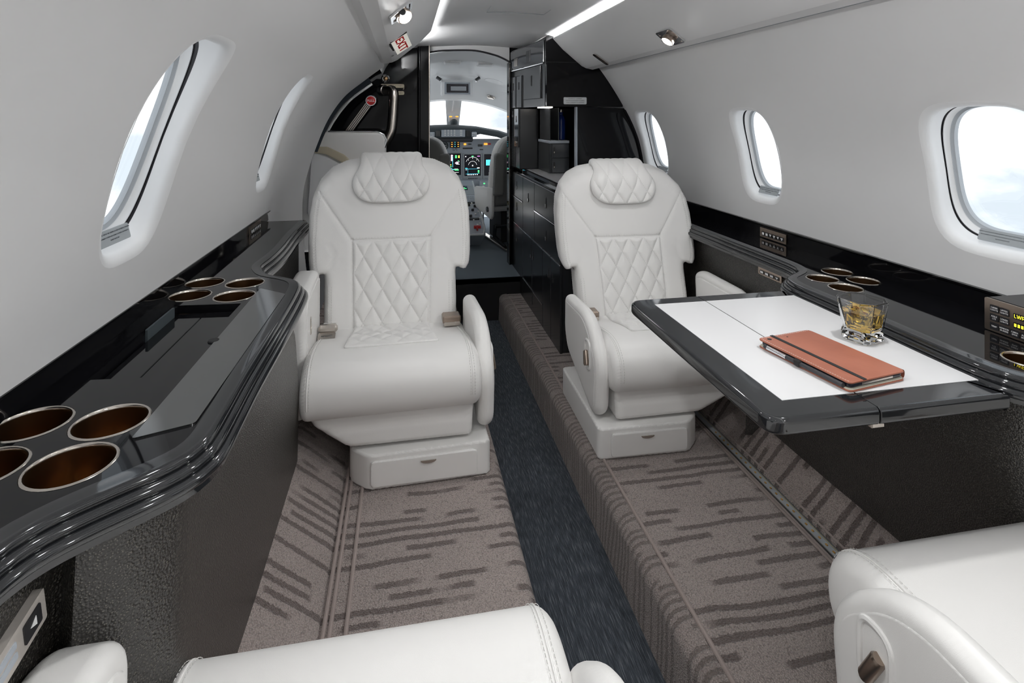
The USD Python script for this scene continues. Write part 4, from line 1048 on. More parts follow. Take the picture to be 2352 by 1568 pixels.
# hardware on the left partition
t = thing('door_handle', 'red PULL button on a ribbed diagonal door release lever', 'door handle', (-.26, 3.50, 1.05))
a_, b_ = np.array([-.20 + .26, 0, 1.146 - 1.05]), np.array([-.335 + .26, 0, .955 - 1.05])
dv = (b_ - a_) / np.linalg.norm(b_ - a_); pv = np.array([dv[2], 0, -dv[0]])
obj('lever', [orient(place(box(0, np.linalg.norm(b_ - a_), -.020, .020, -.010, .006, .003), a_, dv, pv, np.cross(dv, pv)))], 'nickel', t, smooth=False)
obj('lever_rib', [orient(place(box(.03, np.linalg.norm(b_ - a_) - .01, k - .0022, k + .0022, -.013, .010, .001), a_, dv, pv, np.cross(dv, pv))) for k in (-.010, 0, .010)], 'seal', t, smooth=False)
bt = obj('button_ring', orient(place(lathe([(0, -.01), (.034, -.01), (.036, .006), (.031, .014), (.026, .014)], 32), a_, (1, 0, 0), (0, 0, 1), (0, -1, 0))), 'chrome', t)
obj('button_cap', orient(place(lathe([(.0265, .010), (.0255, .016), (.018, .019), (0, .0195)], 32), a_, (1, 0, 0), (0, 0, 1), (0, -1, 0))), 'red', bt)
obj('lettering', text('PULL', .013, a_ + [0, -.0198, 0], (1, 0, 0), (0, 0, 1), .0004, bold=True), 'white_print', bt, smooth=False)
t = thing('grab_rail', 'bent polished metal grab rail on the black partition left of the cockpit opening', 'grab rail', (-.09, 3.50, 1.0))
obj('rail', tube(np.vstack([pspline([(-.035, .05, .212), (.0, .02, .212), (.020, .0, .205), (.024, -.005, .18), (.022, -.01, .12), (.012, -.015, -.02), (-.045, -.02, -.14), (-.075, -.02, -.22)], 40)]), .030, 18), 'nickel', t, smooth=60)
obj('rail_foot', [tube([(-.055, .07, .212), (-.03, .045, .212)], .034, 16)], 'chrome', t)
for z, lab in ((1.241, 'upper of two slim bronze placards on the black partition'), (1.197, 'lower slim bronze placard on the black partition, partly behind the grab rail')):
    t = thing('bronze_placard', lab, 'placard', (-.075, 3.578, z), 0, 'bronze placards')
    obj('plate', plate(.142, .023, .003, .009, (0, 0, 0), (1, 0, 0), (0, 0, 1)), 'tan', t, smooth=False)
    obj('lettering', text('DO NOT USE AS STEP', .0075, (0, -.0031, 0), (1, 0, 0), (0, 0, 1), .0004), 'dark_print', t, smooth=False)
t = thing('courtesy_lamp', 'round chrome courtesy lamp above the bronze placards', 'lamp', (-.118, 3.578, 1.285))
obj('bezel', orient(place(lathe([(0, 0), (.026, 0), (.026, .008), (.018, .014), (.014, .012)], 28), (0, 0, 0), (1, 0, 0), (0, 0, 1), (0, -1, 0))), 'chrome', t)
obj('lens', orient(place(lathe([(.0145, .011), (.008, .014), (0, .015)], 20), (0, 0, 0), (1, 0, 0), (0, 0, 1), (0, -1, 0))), 'bronze_dark', t)

# ------------------------------------------------------------------ galley on the right
gf = .68
def slot(parent, x, y, z, h=.045, cat=True, nrm=-1):
    """Finger slot with its metal catch, on a face looking to -x."""
    s_ = obj('handle', plate(.013, h, .0012, .006, (x, y, z), (0, -1, 0), (0, 0, 1), 4), 'black_matte', parent, smooth=False, label='slotted flush handle')
    obj('catch', box(x - .0050, x - .001, y - .0045, y + .0045, z - h * .42, z - h * .08, .0008), 'chrome', s_, smooth=False)
t = thing('galley_cabinet', 'low black galley cabinet with drawers and flush slot handles', 'cabinet', (gf, 3.0, 0))
obj('body', box(.004, .40, -.575, .570, -.0, .700, .004), 'satin_black', t, smooth=False)
pan = [('filler', 3.580, 3.577, .0, .70, (.60,)), ('drawer', 3.575, 3.225, .556, .70, (.63,)), ('drawer', 3.575, 3.225, .394, .552, (.50,)), ('door', 3.575, 3.225, .0, .390, (.31,)),
       ('door', 3.221, 2.928, .394, .70, (.60,)), ('drawer', 2.924, 2.42, .556, .70, (.63,)), ('drawer', 2.924, 2.42, .394, .552, (.47,)),
       ('door', 3.221, 2.985, .117, .390, None), ('door', 2.981, 2.742, .117, .390, None), ('drawer', 3.221, 2.742, .0, .113, (.06,)), ('door', 2.738, 2.585, .0, .390, None), ('door', 2.581, 2.42, .0, .390, None)]
hy = {7: 3.005, 8: 2.955, 10: 2.62, 11: 2.545}
for i, (nm, ya, yb, za, zb, hz_) in enumerate(pan):
    d_ = obj(nm, box(-.006, .006, yb - 3.0, ya - 3.0, za, zb, .0022), 'satin_black', t, smooth=False)
    yc = (ya + yb) / 2 if i not in hy else hy[i]
    zc = hz_[0] if hz_ else .305
    if nm != 'filler': slot(d_, -.006, yc - 3.0, zc, .05)
    if nm != 'filler' and zb in (.552, .390, .113):
        obj('top_edge', box(-.0095, -.004, yb - 3.0 + .003, ya - 3.0 - .003, zb - .0025, zb + .0032, .0005), 'chrome', d_, smooth=False)
t = thing('galley_worktop', 'grey galley worktop with black fluted edge', 'worktop', (gf, 3.0, .70))
obj('worktop_surface', box(.045, .40, -.59, .57, .012, .034, .002), 'worktop', t, smooth=False)
obj('fluted_edge', sweep_xy([(a * 1.0, b * .7) for a, b in FLUTE], np.array([(.028, -.60), (.028, -.2), (.028, .2), (.028, .575)]), .034), 'lacquer', t, smooth=50)
obj('edge_core', box(.0, .05, -.595, .575, .0, .012, .002), 'lacquer', t, smooth=False)

arcR = [(1.034, 1.315)] + [tuple(q) for q in R_PROF[4::5]]
t = thing('galley_overhead_cabinet', 'glossy black overhead galley cabinet curving up to the ceiling', 'cabinet', (.90, 3.25, 1.1))
up = [(.742, 1.104), (1.172, 1.104)] + [(x, z) for x, z in R_PROF[::-1] if z > 1.11] + [(1.0, 1.34), (.87, 1.43), (.775, 1.48), (.742, 1.488)]
up_ = Polygon(roundpoly(np.array(up), [.008] * 2 + [0] * (len(up) - 3) + [.02], 4))
obj('cabinet_body', solid_y(up_, 2.93, 3.575).apply_translation((-.90, -3.25, -1.1)), 'lacquer', t, smooth=20)
obj('body_joint', box(.735 - .9, 1.06 - .9, 2.926 - 3.25, 2.930 - 3.25, 1.340 - 1.1, 1.344 - 1.1), 'black_matte', t, smooth=False)
# aisle face panels follow the line from the corner to the bulkhead
def gface(a, z, d=0):      # a: 0 at the aft corner, 1 at the bulkhead
    p0, p1 = np.array([.740, 2.96]), np.array([.672, 3.575]); q = p0 + (p1 - p0) * a; nn = np.array([-(p1 - p0)[1], (p1 - p0)[0]]) / np.linalg.norm(p1 - p0)
    return np.array([q[0] + nn[0] * d, q[1] + nn[1] * d, z])
def gpanel(a0, a1, z0, z1, d=.008):
    return orient(hull([gface(a, z, k) for a in (a0, a1) for z in (z0, z1) for k in (0, d - .002)] + [gface(a + (.006 if a == a0 else -.006), z + (.003 if z == z0 else -.003), d) for a in (a0, a1) for z in (z0, z1)]))
sh = lambda m_: m_.apply_translation((-.90, -3.25, -1.1))
obj('face_board', sh(orient(hull([gface(a, z, 0) for a in (.0, 1.0) for z in (1.105, 1.47)] + [np.array([.76, y, z]) for y in (2.945, 3.575) for z in (1.105, 1.47)]))), 'satin_black', t, smooth=False)
obj('upper_panel', sh(gpanel(.0, .99, 1.345, 1.462)), 'lacquer_grey', t, smooth=False)
obj('panel_rail', sh(tube([gface(0, 1.340, .008), gface(.99, 1.340, .008)], .005, 8)), 'chrome', t)
dk = obj('cabinet_door', sh(gpanel(.08, .56, 1.15, 1.33)), 'satin_black', t, smooth=False)
obj('handle', sh(orient(hull([gface(a, z, k) for a in (.31, .335) for z in (1.225, 1.285) for k in (.007, .0095)]))), 'black_matte', dk, smooth=False)
for a0_, a1_ in ((.62, .79), (.81, .97)):
    d2_ = obj('cabinet_door', sh(gpanel(a0_, a1_, 1.104, 1.30)), 'lacquer_grey', t, smooth=False)
    obj('handle', sh(orient(hull([gface(a, z, k) for a in ((a0_ + a1_) / 2 - .012, (a0_ + a1_) / 2 + .012) for z in (1.215, 1.260) for k in (.007, .0095)]))), 'black_matte', d2_, smooth=False)
obj('upper_latch', sh(gpanel(.35, .47, 1.365, 1.435, .011)), 'satin_black', t, smooth=False)
obj('speaker_grille', sh(gpanel(.74, .86, 1.362, 1.412, .010)), 'nickel', t, smooth=False)
obj('cup_light', sh(box(.745, .80, 3.02, 3.16, 1.098, 1.105, .002)), 'strip_lens', t, smooth=False, label='lit strip under the cabinet')
pc = obj('placard', plate(.128, .038, .002, .006, (.900 - .9, 2.930 - 3.25, 1.136 - 1.1), (1, 0, 0), (0, 0, 1)), 'placard_white', t, smooth=False, label='white printed placard')
obj('lettering', [text(s_, .0055, (.0, 2.928 - 3.25 + .0, 1.147 - 1.1 - .0105 * i), (1, 0, 0), (0, 0, 1), .0004) for i, s_ in enumerate(['CLOSE ALL CABINET', 'DOORS & DRAWERS DURING', 'TAXI, TAKEOFF & LANDING'])], 'dark_print', pc, smooth=False)

t = thing('galley_tall_cabinet', 'tall slim glossy galley cabinet with slot handles beside the cockpit opening', 'cabinet', (.69, 3.45, .735))
obj('cabinet_body', box(-.012, .40, -.115, .125, 0, .365, .003), 'satin_black', t, smooth=False)
for ya, yb in ((3.475, 3.345), (3.575, 3.479)):
    d_ = obj('cabinet_door', box(-.019, -.011, yb - 3.45, ya - 3.45, .13 if ya < 3.5 else .0, .365, .002), 'lacquer_grey', t, smooth=False)
    for z in ((.17, .30) if ya < 3.5 else (.33,)):
        slot(d_, -.019, (ya + yb) / 2 - 3.45, z, .04)
t = thing('galley_side_panel', 'curved glossy black end panel of the galley against the right wall', 'panel', (1.1, 2.945, .735))
sp3 = [(.912, .735), (1.29, .735)] + [(x, z) for x, z in R_PROF[::-1] if .74 < z < 1.103] + [(.912, 1.103)]
obj('panel_board', solid_y(Polygon(sp3), 2.935, 2.96).apply_translation((-1.1, -2.945, -.735)), 'lacquer', t, smooth=False)
obj('panel_edge', [box(.905 - 1.1, .914 - 1.1, 2.930 - 2.945, 2.964 - 2.945, 0, .368, .002)], 'panel_grey', t, smooth=False)
obj('edge_strip', [tube([(x - 1.1 - .004, 2.932 - 2.945, z - .735) for x, z in R_PROF if .74 < z < 1.095], .008, 8)], 'lacquer', t, smooth=50)
t = thing('galley_drawer_unit', 'small two drawer unit with open cubby in the galley recess', 'drawer unit', (.85, 3.06, .735))
obj('unit_body', [box(-.06, .055, .0, .26, .0, .168, .002), box(-.06, .055, .22, .26, .168, .365, .002), box(-.06, -.052, .0, .26, .168, .365, .002), box(-.008, -.002, .0, .22, .18, .365, .001)], 'satin_black', t, smooth=False)
obj('shelf', box(-.062, .056, -.004, .26, .166, .182, .002), 'panel_grey', t, smooth=False)
for z0 in (.004, .086):
    d_ = obj('drawer', box(-.045, .052, -.010, .001, z0, z0 + .078, .002), 'lacquer_grey', t, smooth=False)
    h_ = obj('handle', plate(.012, .038, .0012, .005, (-.034, -.010, z0 + .040), (1, 0, 0), (0, 0, 1), 4), 'black_matte', d_, smooth=False, label='slotted flush handle')
    obj('catch', box(-.037, -.031, -.0135, -.011, z0 + .026, z0 + .036, .0008), 'nickel', h_, smooth=False)
t = thing('bottle', 'dark blue glass bottle in the galley cubby', 'bottle', (.877, 3.13, .9185))
obj('bottle_body', lathe([(0, 0), (.022, 0), (.0255, .004), (.0255, .11), (.021, .128), (.011, .142), (.011, .158), (0, .158)], 28), 'blue_glass', t)
obj('bottle_cap', lathe([(0, .158), (.0125, .158), (.0125, .172), (0, .174)], 20), 'nickel', t)

# ------------------------------------------------------------------ cockpit
obj('wall_cockpit_left', [box(-.24, -.20, 3.62, 5.3, .0, .84), box(-.24, -.20, 3.62, 4.0, .84, 1.5)], 'reveal', kind='structure', smooth=False)
obj('wall_cockpit_right', [box(1.16, 1.20, 3.62, 5.3, .0, .84), box(1.16, 1.20, 3.62, 4.0, .84, 1.5)], 'reveal', kind='structure', smooth=False)
obj('floor_cockpit', box(-.24, 1.20, 3.30, 5.3, .07, .104), 'cockpit_floor', kind='structure', smooth=False)
hx2 = np.linspace(-.24, 1.2, 30); hy2 = np.linspace(3.615, 4.95, 24)
def hz2(x, y): return 1.475 - (y - 3.62) * .09 - .53 * np.maximum(0, (y - 3.62) - .95) ** 1.3 - .42 * (x - .40) ** 2 + .03 * np.sin((y - 3.62) * 9) * (y < 4.0)
ck = thing('ceiling_cockpit', kind='structure')
obj('headliner_panel', grid(np.stack([np.stack([np.array([x, y, hz2(x, y)]) for x in hx2]) for y in hy2])), 'reveal', ck, smooth=60)
for x in (.33, .56):
    obj('lamp_recess', place(pillow(rrect(.12, .07, .02), .03, .012, .01), (x, 4.0, hz2(x, 4.0) - .004), (1, 0, 0), (0, .97, -.2), (0, -.2, -.97)), 'reveal', ck)
obj('round_cover', orient(place(lathe([(0, .004), (.075, .004), (.080, 0)], 36), (.72, 4.60, hz2(.72, 4.60) - .001), (1, 0, -.27), (0, .97, -.2), (-.2, -.2, -.95))), 'reveal', ck)
av = obj('air_vent', orient(place(lathe([(0, .012), (.018, .010), (.026, .012), (.034, .006), (.036, 0)], 28), (.73, 4.84, hz2(.73, 4.84) - .004), (1, 0, -.27), (0, .97, -.2), (-.2, -.2, -.95))), 'nickel', ck)
oh = thing('overhead_display', 'small screen in a white housing under the cockpit ceiling', 'display', (.415, 4.58, 1.29))
obj('housing', orient(hull([(x, y, z) for x in (-.125, .125) for y, z in ((-.02, -.075), (-.02, .055), (.10, .02), (.10, -.06))] + [(x, -.03, z) for x in (-.105, .105) for z in (-.065, .04)])), 'reveal', oh, smooth=False)
obj('screen_bezel', plate(.205, .095, .006, .004, (0, -.030, -.012), (1, 0, 0), (0, 0, 1)), 'panel_grey', oh, smooth=False)
obj('screen', plate(.175, .070, .002, .003, (0, -.0362, -.012), (1, 0, 0), (0, 0, 1)), 'screen', oh, smooth=False)
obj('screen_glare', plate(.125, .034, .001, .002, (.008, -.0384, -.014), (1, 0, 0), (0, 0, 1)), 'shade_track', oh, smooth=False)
for x in (-.145, .160):
    ml = thing('map_light', 'small black map light left of the overhead display' if x < 0 else 'small black map light right of the overhead display', 'map light', (.415 + x, 4.56, 1.352), 0, 'map lights')
    obj('lamp_head', tube([(-.020 * (1 if x < 0 else -1), 0, .014), (.016 * (1 if x < 0 else -1), -.01, -.010)], .013, 12), 'satin_black', ml)
    obj('lamp_ring', tube([(.016 * (1 if x < 0 else -1), -.01, -.010), (.020 * (1 if x < 0 else -1), -.011, -.013)], .015, 14), 'chrome', ml)

# windshield: header, centre post, two panes
ws = thing('window_8', kind='structure')
obj('windshield_header', grid(np.stack([np.stack([np.array([x, y, hz2(x, 4.95) + dz]) for x in hx2]) for y, dz in ((4.95, 0), (5.0, -.012), (5.02, .05))])), 'reveal', ws, smooth=30)
obj('centre_post', hull([(x, y, z) for x, y, z in ((.35, 5.02, 1.24), (.50, 5.02, 1.24), (.37, 5.08, .97), (.475, 5.08, .97), (.36, 5.06, 1.24), (.49, 5.06, 1.24), (.38, 5.12, .97), (.465, 5.12, .97))]), 'placard_white', ws, smooth=False)
obj('post_strip', tube([(.425, 5.00, 1.22), (.415, 5.04, 1.10)], .005, 8), 'white_print', ws)
obj('pane', hull([(x, y, z) for x in (-.2, .40) for y, z in ((5.05, 1.26), (5.055, 1.26), (5.13, .95), (5.135, .95))]), 'pane', ws, smooth=False)
obj('pane', hull([(x, y, z) for x in (.46, 1.16) for y, z in ((5.05, 1.26), (5.055, 1.26), (5.13, .95), (5.135, .95))]), 'pane', ws, smooth=False)
cm = thing('compass', 'small dark round standby compass on the windshield post above the glareshield', 'compass', (.425, 5.0, .985))
obj('compass_body', lathe([(0, -.005), (.034, -.005), (.034, .02), (.026, .036), (.010, .046), (0, .047)], 24), 'glareshield', cm)
obj('compass_mount', box(-.045, .045, .012, .03, .02, .07, .004), 'placard_white', cm)
for x in (-.028, .028):
    obj('compass_lamp', box(x - .012, x + .012, -.002, .012, .062, .072, .002), 'glow_orange', cm)

gsx = np.linspace(-.2, 1.16, 50)
def gst(x): return np.interp(x, [-.2, .1, .25, .40, .60, .80, .95, 1.16], [.955, .97, .978, .982, .968, .932, .885, .79])
def gsb(x): return np.interp(x, [-.2, .25, .55, .58, .62, .80, 1.16], [.86, .86, .86, .88, .905, .872, .73])
gs = thing('glareshield', 'dark grey curved glareshield over the instrument panel', 'glareshield', (.45, 4.95, .9))
prof_rows = []
for y, f_ in ((4.80, .0), (4.78, .35), (4.80, .75), (4.86, 1.0), (5.10, .98)):
    prof_rows.append(np.stack([np.array([x - .45, y - 4.95, gsb(x) + (gst(x) - gsb(x)) * f_ - .9]) for x in gsx]))
prof_rows.append(np.stack([np.array([x - .45, 4.98 - 4.95, gsb(x) - .9]) for x in gsx])); prof_rows.append(prof_rows[0])
obj('hood', grid(np.stack(prof_rows)), 'glareshield', gs, smooth=50)
an = obj('mode_panel', box(.30 - .45, .50 - .45, 4.765 - 4.95, 4.79 - 4.95, .880 - .9, .940 - .9, .003), 'panel_grey', gs, smooth=False, label='light grey autopilot key panel')
obj('panel_key', [box(.325 - .45 + .026 * i, .338 - .45 + .026 * i, 4.760 - 4.95, 4.766 - 4.95, .890 - .9 + .014 * j, .898 - .9 + .014 * j, .001) for i in range(4) for j in range(4)] + [box(.455 - .45, .475 - .45, 4.760 - 4.95, 4.766 - 4.95, .890 - .9 + .014 * j, .898 - .9 + .014 * j, .001) for j in range(4)], 'white_print', an, smooth=False)
for x0, x1 in ((.255, .292), (.508, .545)): obj('warning_panel', box(x0 - .45, x1 - .45, 4.768 - 4.95, 4.79 - 4.95, .884 - .9, .934 - .9, .002), 'satin_black', gs, smooth=False)
for x0_, x1_ in ((.553, .60), (.20, .248)): obj('side_panel', box(x0_ - .45, x1_ - .45, 4.772 - 4.95, 4.79 - 4.95, .878 - .9, .922 - .9, .006), 'panel_grey', gs, smooth=False)
obj('side_key', [box(x - .45, x + .009 - .45, 4.767 - 4.95, 4.773 - 4.95, z - .9, z + .008 - .9, .001) for x in (.560, .575, .588, .21, .226) for z in (.886, .902)], 'white_print', gs, smooth=False)
obj('lower_lip', box(.22 - .45, .57 - .45, 4.79 - 4.95, 4.84 - 4.95, .835 - .9, .876 - .9, .010), 'seal', gs, smooth=False)

ip = thing('instrument_panel', 'light grey cockpit instrument panel with round gauges and two colour displays', 'instrument panel', (.45, 4.9, .45))
obj('panel_board', box(-.65, .50, .0, .05, -.05, .405, .004), 'panel_grey', ip, smooth=False)
def ipp(px, py, d=0.0):
    """Position on the panel board from its width and height fractions."""
    return np.array([-.65 + 1.36 * px, -d, -.05 + .51 * py])
def scr(x, z, w, h):
    b = obj('display_bezel', plate(w + .022, h + .034, .006, .006, (x - .45, 0, z - .45), (1, 0, 0), (0, 0, 1)), 'placard', ip, smooth=False)
    obj('screen', plate(w, h, .0015, .003, (x - .45, -.006, z - .45 + .008), (1, 0, 0), (0, 0, 1)), 'screen', b, smooth=False)
    return b, np.array([x - .45, -.0078, z - .45 + .008])
def bars(c, items): return [plate(w, h, .0005, .0002, c + [x, 0, z], (1, 0, 0), (0, 0, 1), 1) for x, z, w, h in items]
b, c = scr(.405, .632, .142, .186)
obj('screen_graphic', bars(c, [(-.045 + .0, .06, .020, .004), (-.045, .05, .016, .004), (-.045, .04, .02, .004), (-.045, .02, .018, .004), (-.005, .075, .018, .003), (.03, -.04, .03, .004), (.03, -.07, .045, .004), (-.01, -.075, .03, .004), (.045, .02, .03, .004), (.045, .0, .03, .004)]), 'glow_white', b, smooth=False)
obj('screen_graphic', bars(c, [(-.008, .055, .014, .055), (-.045, .03, .008, .05), (.035, .01, .03, .012)]), 'glow_pink', b, smooth=False)
obj('screen_graphic', bars(c, [(.028, .065, .016, .026), (.035, -.05, .035, .012), (-.02, -.02, .02, .008), (.05, .03, .012, .006)]), 'glow_green', b, smooth=False)
obj('screen_graphic', bars(c, [(.054, .065, .014, .022), (-.02, -.005, .016, .010)]), 'glow_yellow', b, smooth=False)
obj('screen_graphic', bars(c, [(-.03, -.035, .05, .005), (-.01, -.045, .05, .008), (-.045, -.06, .03, .006), (.0, .02, .004, .09)]), 'glow_cyan', b, smooth=False)
b, c = scr(.578, .622, .142, .186)
ar = lambda R, a0, a1, cz: tube([c + [R * math.cos(t), -.0005, cz + R * math.sin(t)] for t in np.linspace(a0, a1, 20)], .0014, 5)
obj('screen_graphic', [ar(.060, .35, PI - .35, .01), ar(.036, .1, PI - .1, -.002)] + bars(c, [(0, -.004, .010, .012), (0, .060, .004, .012), (-.035, .045, .004, .008), (.035, .045, .004, .008), (-.06, .075, .010, .008), (.05, -.025, .022, .008), (-.055, -.04, .014, .004)] + [(-.04 + .016 * i, -.083, .009, .008) for i in range(6)]), 'glow_white', b, smooth=False)
obj('screen_graphic', bars(c, [(0, -.033, .090, .002), (-.042, -.055, .002, .045), (.0, -.075, .12, .002), (-.055, -.028, .018, .008)]), 'glow_cyan', b, smooth=False)
obj('screen_graphic', bars(c, [(0, .076, .018, .010), (.052, -.055, .014, .024)]), 'glow_green', b, smooth=False)
obj('screen_graphic', bars(c, [(.052, .077, .024, .006)]), 'glow_magenta', b, smooth=False)
b, c = scr(.75, .622, .142, .186)
obj('screen_graphic', bars(c, [(-.03, .02, .05, .05)]), 'glow_cyan', b, smooth=False)
# gauges and small annunciators in the upper row
gz = .80
g_ = obj('gauge', orient(place(lathe([(0, .004), (.036, .004), (.038, .010), (.042, .010), (.043, 0)], 30), (.325 - .45, 0, gz - .45), (1, 0, 0), (0, 0, 1), (0, -1, 0))), 'glareshield', ip)
obj('gauge_mark', [tube([np.array([.325 - .45, -.0045, gz - .45]) + np.array([math.cos(t), 0, math.sin(t)]) * r_ for r_ in (.026, .034)], .0018, 5) for t in np.linspace(-.6, PI + .6, 12)] + [tube([(.325 - .45 - .02, -.005, gz - .45), (.325 - .45 + .025, -.005, gz - .45 + .004)], .002, 5)], 'white_print', g_)
b = obj('small_display', plate(.085, .062, .005, .003, (.425 - .45, 0, gz - .45 + .012), (1, 0, 0), (0, 0, 1)), 'screen', ip, smooth=False)
c = np.array([.425 - .45, -.0055, gz - .45 + .012])
obj('screen_graphic', bars(c, [(x, z, .012, .008) for x in (-.026, .028) for z in (-.018, 0, .018)]), 'glow_orange', b, smooth=False)
obj('screen_graphic', bars(c, [(0, z, .010, .005) for z in (-.018, 0, .018)]), 'glow_cyan', b, smooth=False)
obj('label_strip', bars(np.array([.425 - .45, -.001, gz - .45 - .034]), [(-.015, .006, .012, .005), (.008, .006, .02, .005), (-.01, -.006, .02, .004), (.016, -.006, .01, .004)]), 'seal', ip, smooth=False)
obj('annunciator', plate(.022, .016, .004, .002, (.512 - .45, 0, gz - .45 + .012), (1, 0, 0), (0, 0, 1)), 'glow_orange', ip, smooth=False)
obj('key_switch', [plate(.026, .009, .004, .002, (.555 - .45, 0, gz - .45 + .012), (1, 0, 0), (0, 0, 1)), plate(.085, .014, .002, .002, (.535 - .45, 0, gz - .45 - .024), (1, 0, 0), (0, 0, 1))], 'satin_black', ip, smooth=False)
obj('radio', [plate(.042, .020, .004, .002, (.645 - .45, 0, gz - .45), (1, 0, 0), (0, 0, 1)), plate(.03, .008, .004, .002, (.655 - .45, 0, gz - .45 - .036), (1, 0, 0), (0, 0, 1))], 'satin_black', ip, smooth=False)
obj('warning_light', plate(.030, .016, .005, .002, (.693 - .45, 0, gz - .45 + .012), (1, 0, 0), (0, 0, 1)), 'glow_orange', ip, smooth=False)
obj('warning_light', plate(.024, .014, .005, .002, (.726 - .45, 0, gz - .45 + .012), (1, 0, 0), (0, 0, 1)), 'red', ip, smooth=False)
obj('softkey', [plate(.010, .006, .003, .001, (.545 - .45 + .014 * i, -.006, .512 - .45 + .003), (1, 0, 0), (0, 0, 1)) for i in range(6)], 'button_black', ip, smooth=False)

pd = thing('centre_pedestal', 'sloping grey cockpit pedestal crowded with switches between the pilot seats', 'pedestal', (.56, 4.3, .104))
def pdz(y): return np.interp(y, [4.03, 4.10, 4.80, 4.88], [.205, .235, .47, .50])
obj('pedestal_body', orient(hull([(x - .56, y - 4.3, z - .104) for x in (.40, .57) for y in (4.03, 4.88) for z in (pdz(y), )] + [(x - .56, y - 4.3, .0) for x in (.43, .55) for y in (4.15, 4.88)])), 'panel_grey', pd, smooth=False)
obj('pedestal_lip', tube([(.40 - .56, 4.03 - 4.3, pdz(4.03) - .104), (.555 - .56, 4.03 - 4.3, pdz(4.03) - .104), (.572 - .56, 4.10 - 4.3, pdz(4.10) - .104), (.572 - .56, 4.86 - 4.3, pdz(4.86) - .104)], .008, 8), 'placard_white', pd)
def pslab(x0, x1, y0, y1, h):
    x0, x1 = .44 + (x0 - .50) * 1.0 + .01, .44 + (x1 - .50) * 1.0 + .01
    return orient(hull([(x - .56, y - 4.3, pdz(y) - .104 + k) for x in (x0, x1) for y in (y0, y1) for k in (-.002, h)]))
obj('unit_face', [pslab(.50, .615, 4.62, 4.78, .004)], 'placard', pd, smooth=False)
un = obj('unit_screen', [pslab(.52, .565, 4.70, 4.77, .006)], 'screen', pd, smooth=False)
obj('screen_graphic', [pslab(.528, .545, 4.735, 4.742, .0075), pslab(.530, .557, 4.715, 4.722, .0075)], 'glow_green', un, smooth=False)
obj('keypad_key', [pslab(.515 + .018 * i, .527 + .018 * i, 4.50 + .026 * j, 4.516 + .026 * j, .006) for i in range(5) for j in range(4)], 'shade_track', pd, smooth=False, kind='stuff')
obj('knob', [lathe([(0, 0), (.011, 0), (.010, .016), (0, .017)], 14).apply_translation((x - .56, y - 4.3, pdz(y) - .104)) for x, y in ((.495, 4.44), (.515, 4.36), (.49, 4.27), (.54, 4.42))], 'seal', pd)
obj('toggle', [pslab(x, x + .012, y, y + .012, .007) for x, y in ((.53, 4.40), (.60, 4.34), (.575, 4.30), (.60, 4.24), (.55, 4.21), (.52, 4.33), (.565, 4.47), (.59, 4.16), (.57, 4.14))], 'white_print', pd, smooth=False)
for q_ in ((.525, .60, 4.225, 4.245, .005), (.52, .60, 4.475, 4.49, .005)): obj('switch_panel', pslab(*q_), 'satin_black', pd, smooth=False)
obj('green_dial', lathe([(0, 0), (.017, 0), (.016, .006), (0, .007)], 18).apply_translation((.485 - .56, 4.45 - 4.3, pdz(4.45) - .104)), 'glow_yellow', pd)
obj('trim_knob', [pslab(.545, .595, 4.105, 4.118, .014), pslab(.562, .570, 4.08, 4.118, .012)], 'red', pd, smooth=False)
sw = thing('switch_unit', 'grey switch unit with a white lever and green lights below the displays', 'switch unit', (.66, 4.84, .42))
obj('unit_board', box(-.03, .12, .0, .04, -.02, .075, .004), 'panel_grey', sw, smooth=False)
obj('gear_lever', tube([(.0, -.0, .02), (.0, -.04, .03)], .012, 12), 'white_print', sw)
obj('green_light', [plate(.014, .010, .003, .001, (x, 0, z), (1, 0, 0), (0, 0, 1)) for x, z in ((.012, .055), (.062, .048), (.078, .038), (.062, .028))], 'glow_green', sw, smooth=False)
obj('unit_shelf', box(-.05, .14, -.02, .05, -.06, -.022, .004), 'glareshield', sw, smooth=False)
rl = thing('control_lever', 'red knobbed lever beside the cockpit pedestal', 'lever', (.652, 4.75, .33))
obj('lever_rod', tube([(0, 0, .0), (.16, .03, .01)], .008, 8), 'red', rl)
obj('lever_stem', tube([(.0, .0, .0), (.0, .02, -.226)], .007, 8), 'satin_black', rl)
obj('lever_knob', trimesh.creation.icosphere(3, .02), 'red', rl)

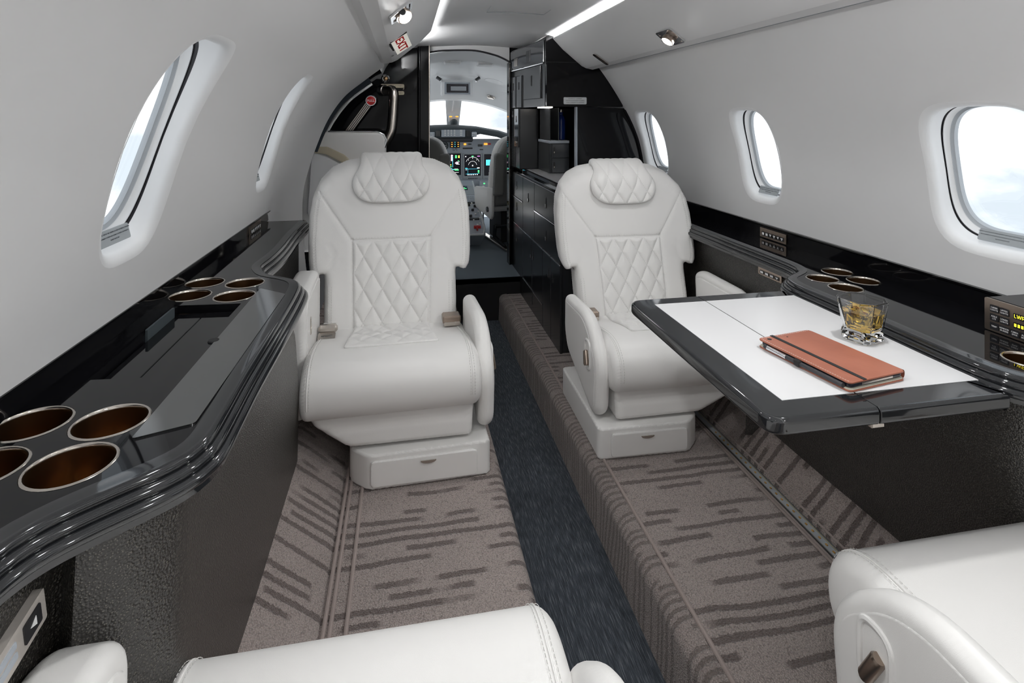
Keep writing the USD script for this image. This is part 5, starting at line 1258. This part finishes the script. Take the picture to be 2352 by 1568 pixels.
def pilot_seat(label, loc, m, lower=True):
    t = thing('pilot_seat', label, 'pilot seat', loc, 9 * m, 'pilot seats')
    fx = lambda me: me if m > 0 else place(me, (0, 0, 0), (-1, 0, 0), (0, 1, 0), (0, 0, 1))
    o = pspline([(-.205, .30), (-.20, .55), (-.185, .68), (-.14, .77), (-.06, .80), (.06, .80), (.14, .77), (.185, .68), (.20, .55), (.205, .30)], 60)
    back = lambda v: np.stack([v[:, 0], v[:, 2] - (v[:, 1] - .3) * .16, v[:, 1]], -1)
    bk = obj('backrest', fx(orient(warp(pillow(Polygon(o), .10, .03, .02, hx=.05), back))), 'grey_leather', t, label='grey rear shell')
    pad = obj('back_pad', fx(orient(warp(pillow(Polygon(o).buffer(.008), .12, .05, .02, hx=.05), lambda v: back(v) + [0, .10, 0]))), 'leather', t, label='white sheepskin pad')
    obj('arm_pad', fx(orient(warp(pillow(rrect(.075, .31, .025), .06, .02, .012), lambda v: np.stack([v[:, 0] - .185, v[:, 2] - .085 - v[:, 1] * .1, v[:, 1] + .535], -1)))), 'grey_leather', t, label='folded grey armrest')
    obj('seat_pan', fx(box(-.21, .21, .02, .48, .25, .36, .03)), 'leather', t)
    obj('side_skirt', fx(pillow(roundpoly([(-.04, .20), (.40, .24), (.42, .40), (-.06, .44)], .05), .02, .008, .015, hx=.05).apply_transform(np.array([[0, 0, 1, -.215], [1, 0, 0, 0], [0, 1, 0, 0], [0, 0, 0, 1.]]))), 'leather', t)
    obj('pocket', fx(orient(warp(pillow(rrect(.20, .14, .03), .016, .007, .015, hx=.04), lambda v: np.stack([v[:, 0] + .06, v[:, 2] - .062 - v[:, 1] * .1, v[:, 1] + .44], -1)))), 'grey_leather', t)
    obj('pedestal_leg', fx(box(-.12, .16, .05, .35, .02, .25, .01)), 'black_matte', t)
    obj('floor_rail', [fx(box(-.16, -.12, -.16, .42, .0, .02, .004)), fx(box(.12, .16, -.16, .42, .0, .02, .004))], 'nickel', t)
    obj('strut', [fx(tube([(-.19, -.02, .17), (-.19, .0, .08), (-.14, -.08, .02)], .014, 10)), fx(tube([(-.2, -.05, .16), (.12, -.05, .16)], .012, 10))], 'satin_black', t)
    obj('adjust_knob', fx(tube([(-.235, .05, .27), (-.215, .05, .27)], .02, 14)), 'satin_black', t)
    return t
pilot_seat('right pilot seat with white front and grey rear shell seen through the cockpit opening', (.825, 4.08, .104), 1)
pilot_seat('left pilot seat mostly hidden by the black partition, its white pad edge showing', (.105, 4.08, .104), -1)

# wing tip seen far outside through the near right window
wg = thing('wing_tip', 'small pale wing tip seen outside through the large right window', 'wing tip', (14.5, 8.5, -.1))
obj('winglet', hull([(-.10, 0, 0), (.13, 0, 0), (.02, 0, .2), (.14, 0, .2), (-.10, .03, 0), (.13, .03, 0), (.02, .02, .2), (.14, .02, .2)]), 'placard_white', wg, smooth=False)
obj('tip_cap', hull([(-.14, -.02, -.03), (.16, -.02, -.03), (.16, .05, .005), (-.12, .05, .005)]), 'placard', wg, smooth=False)
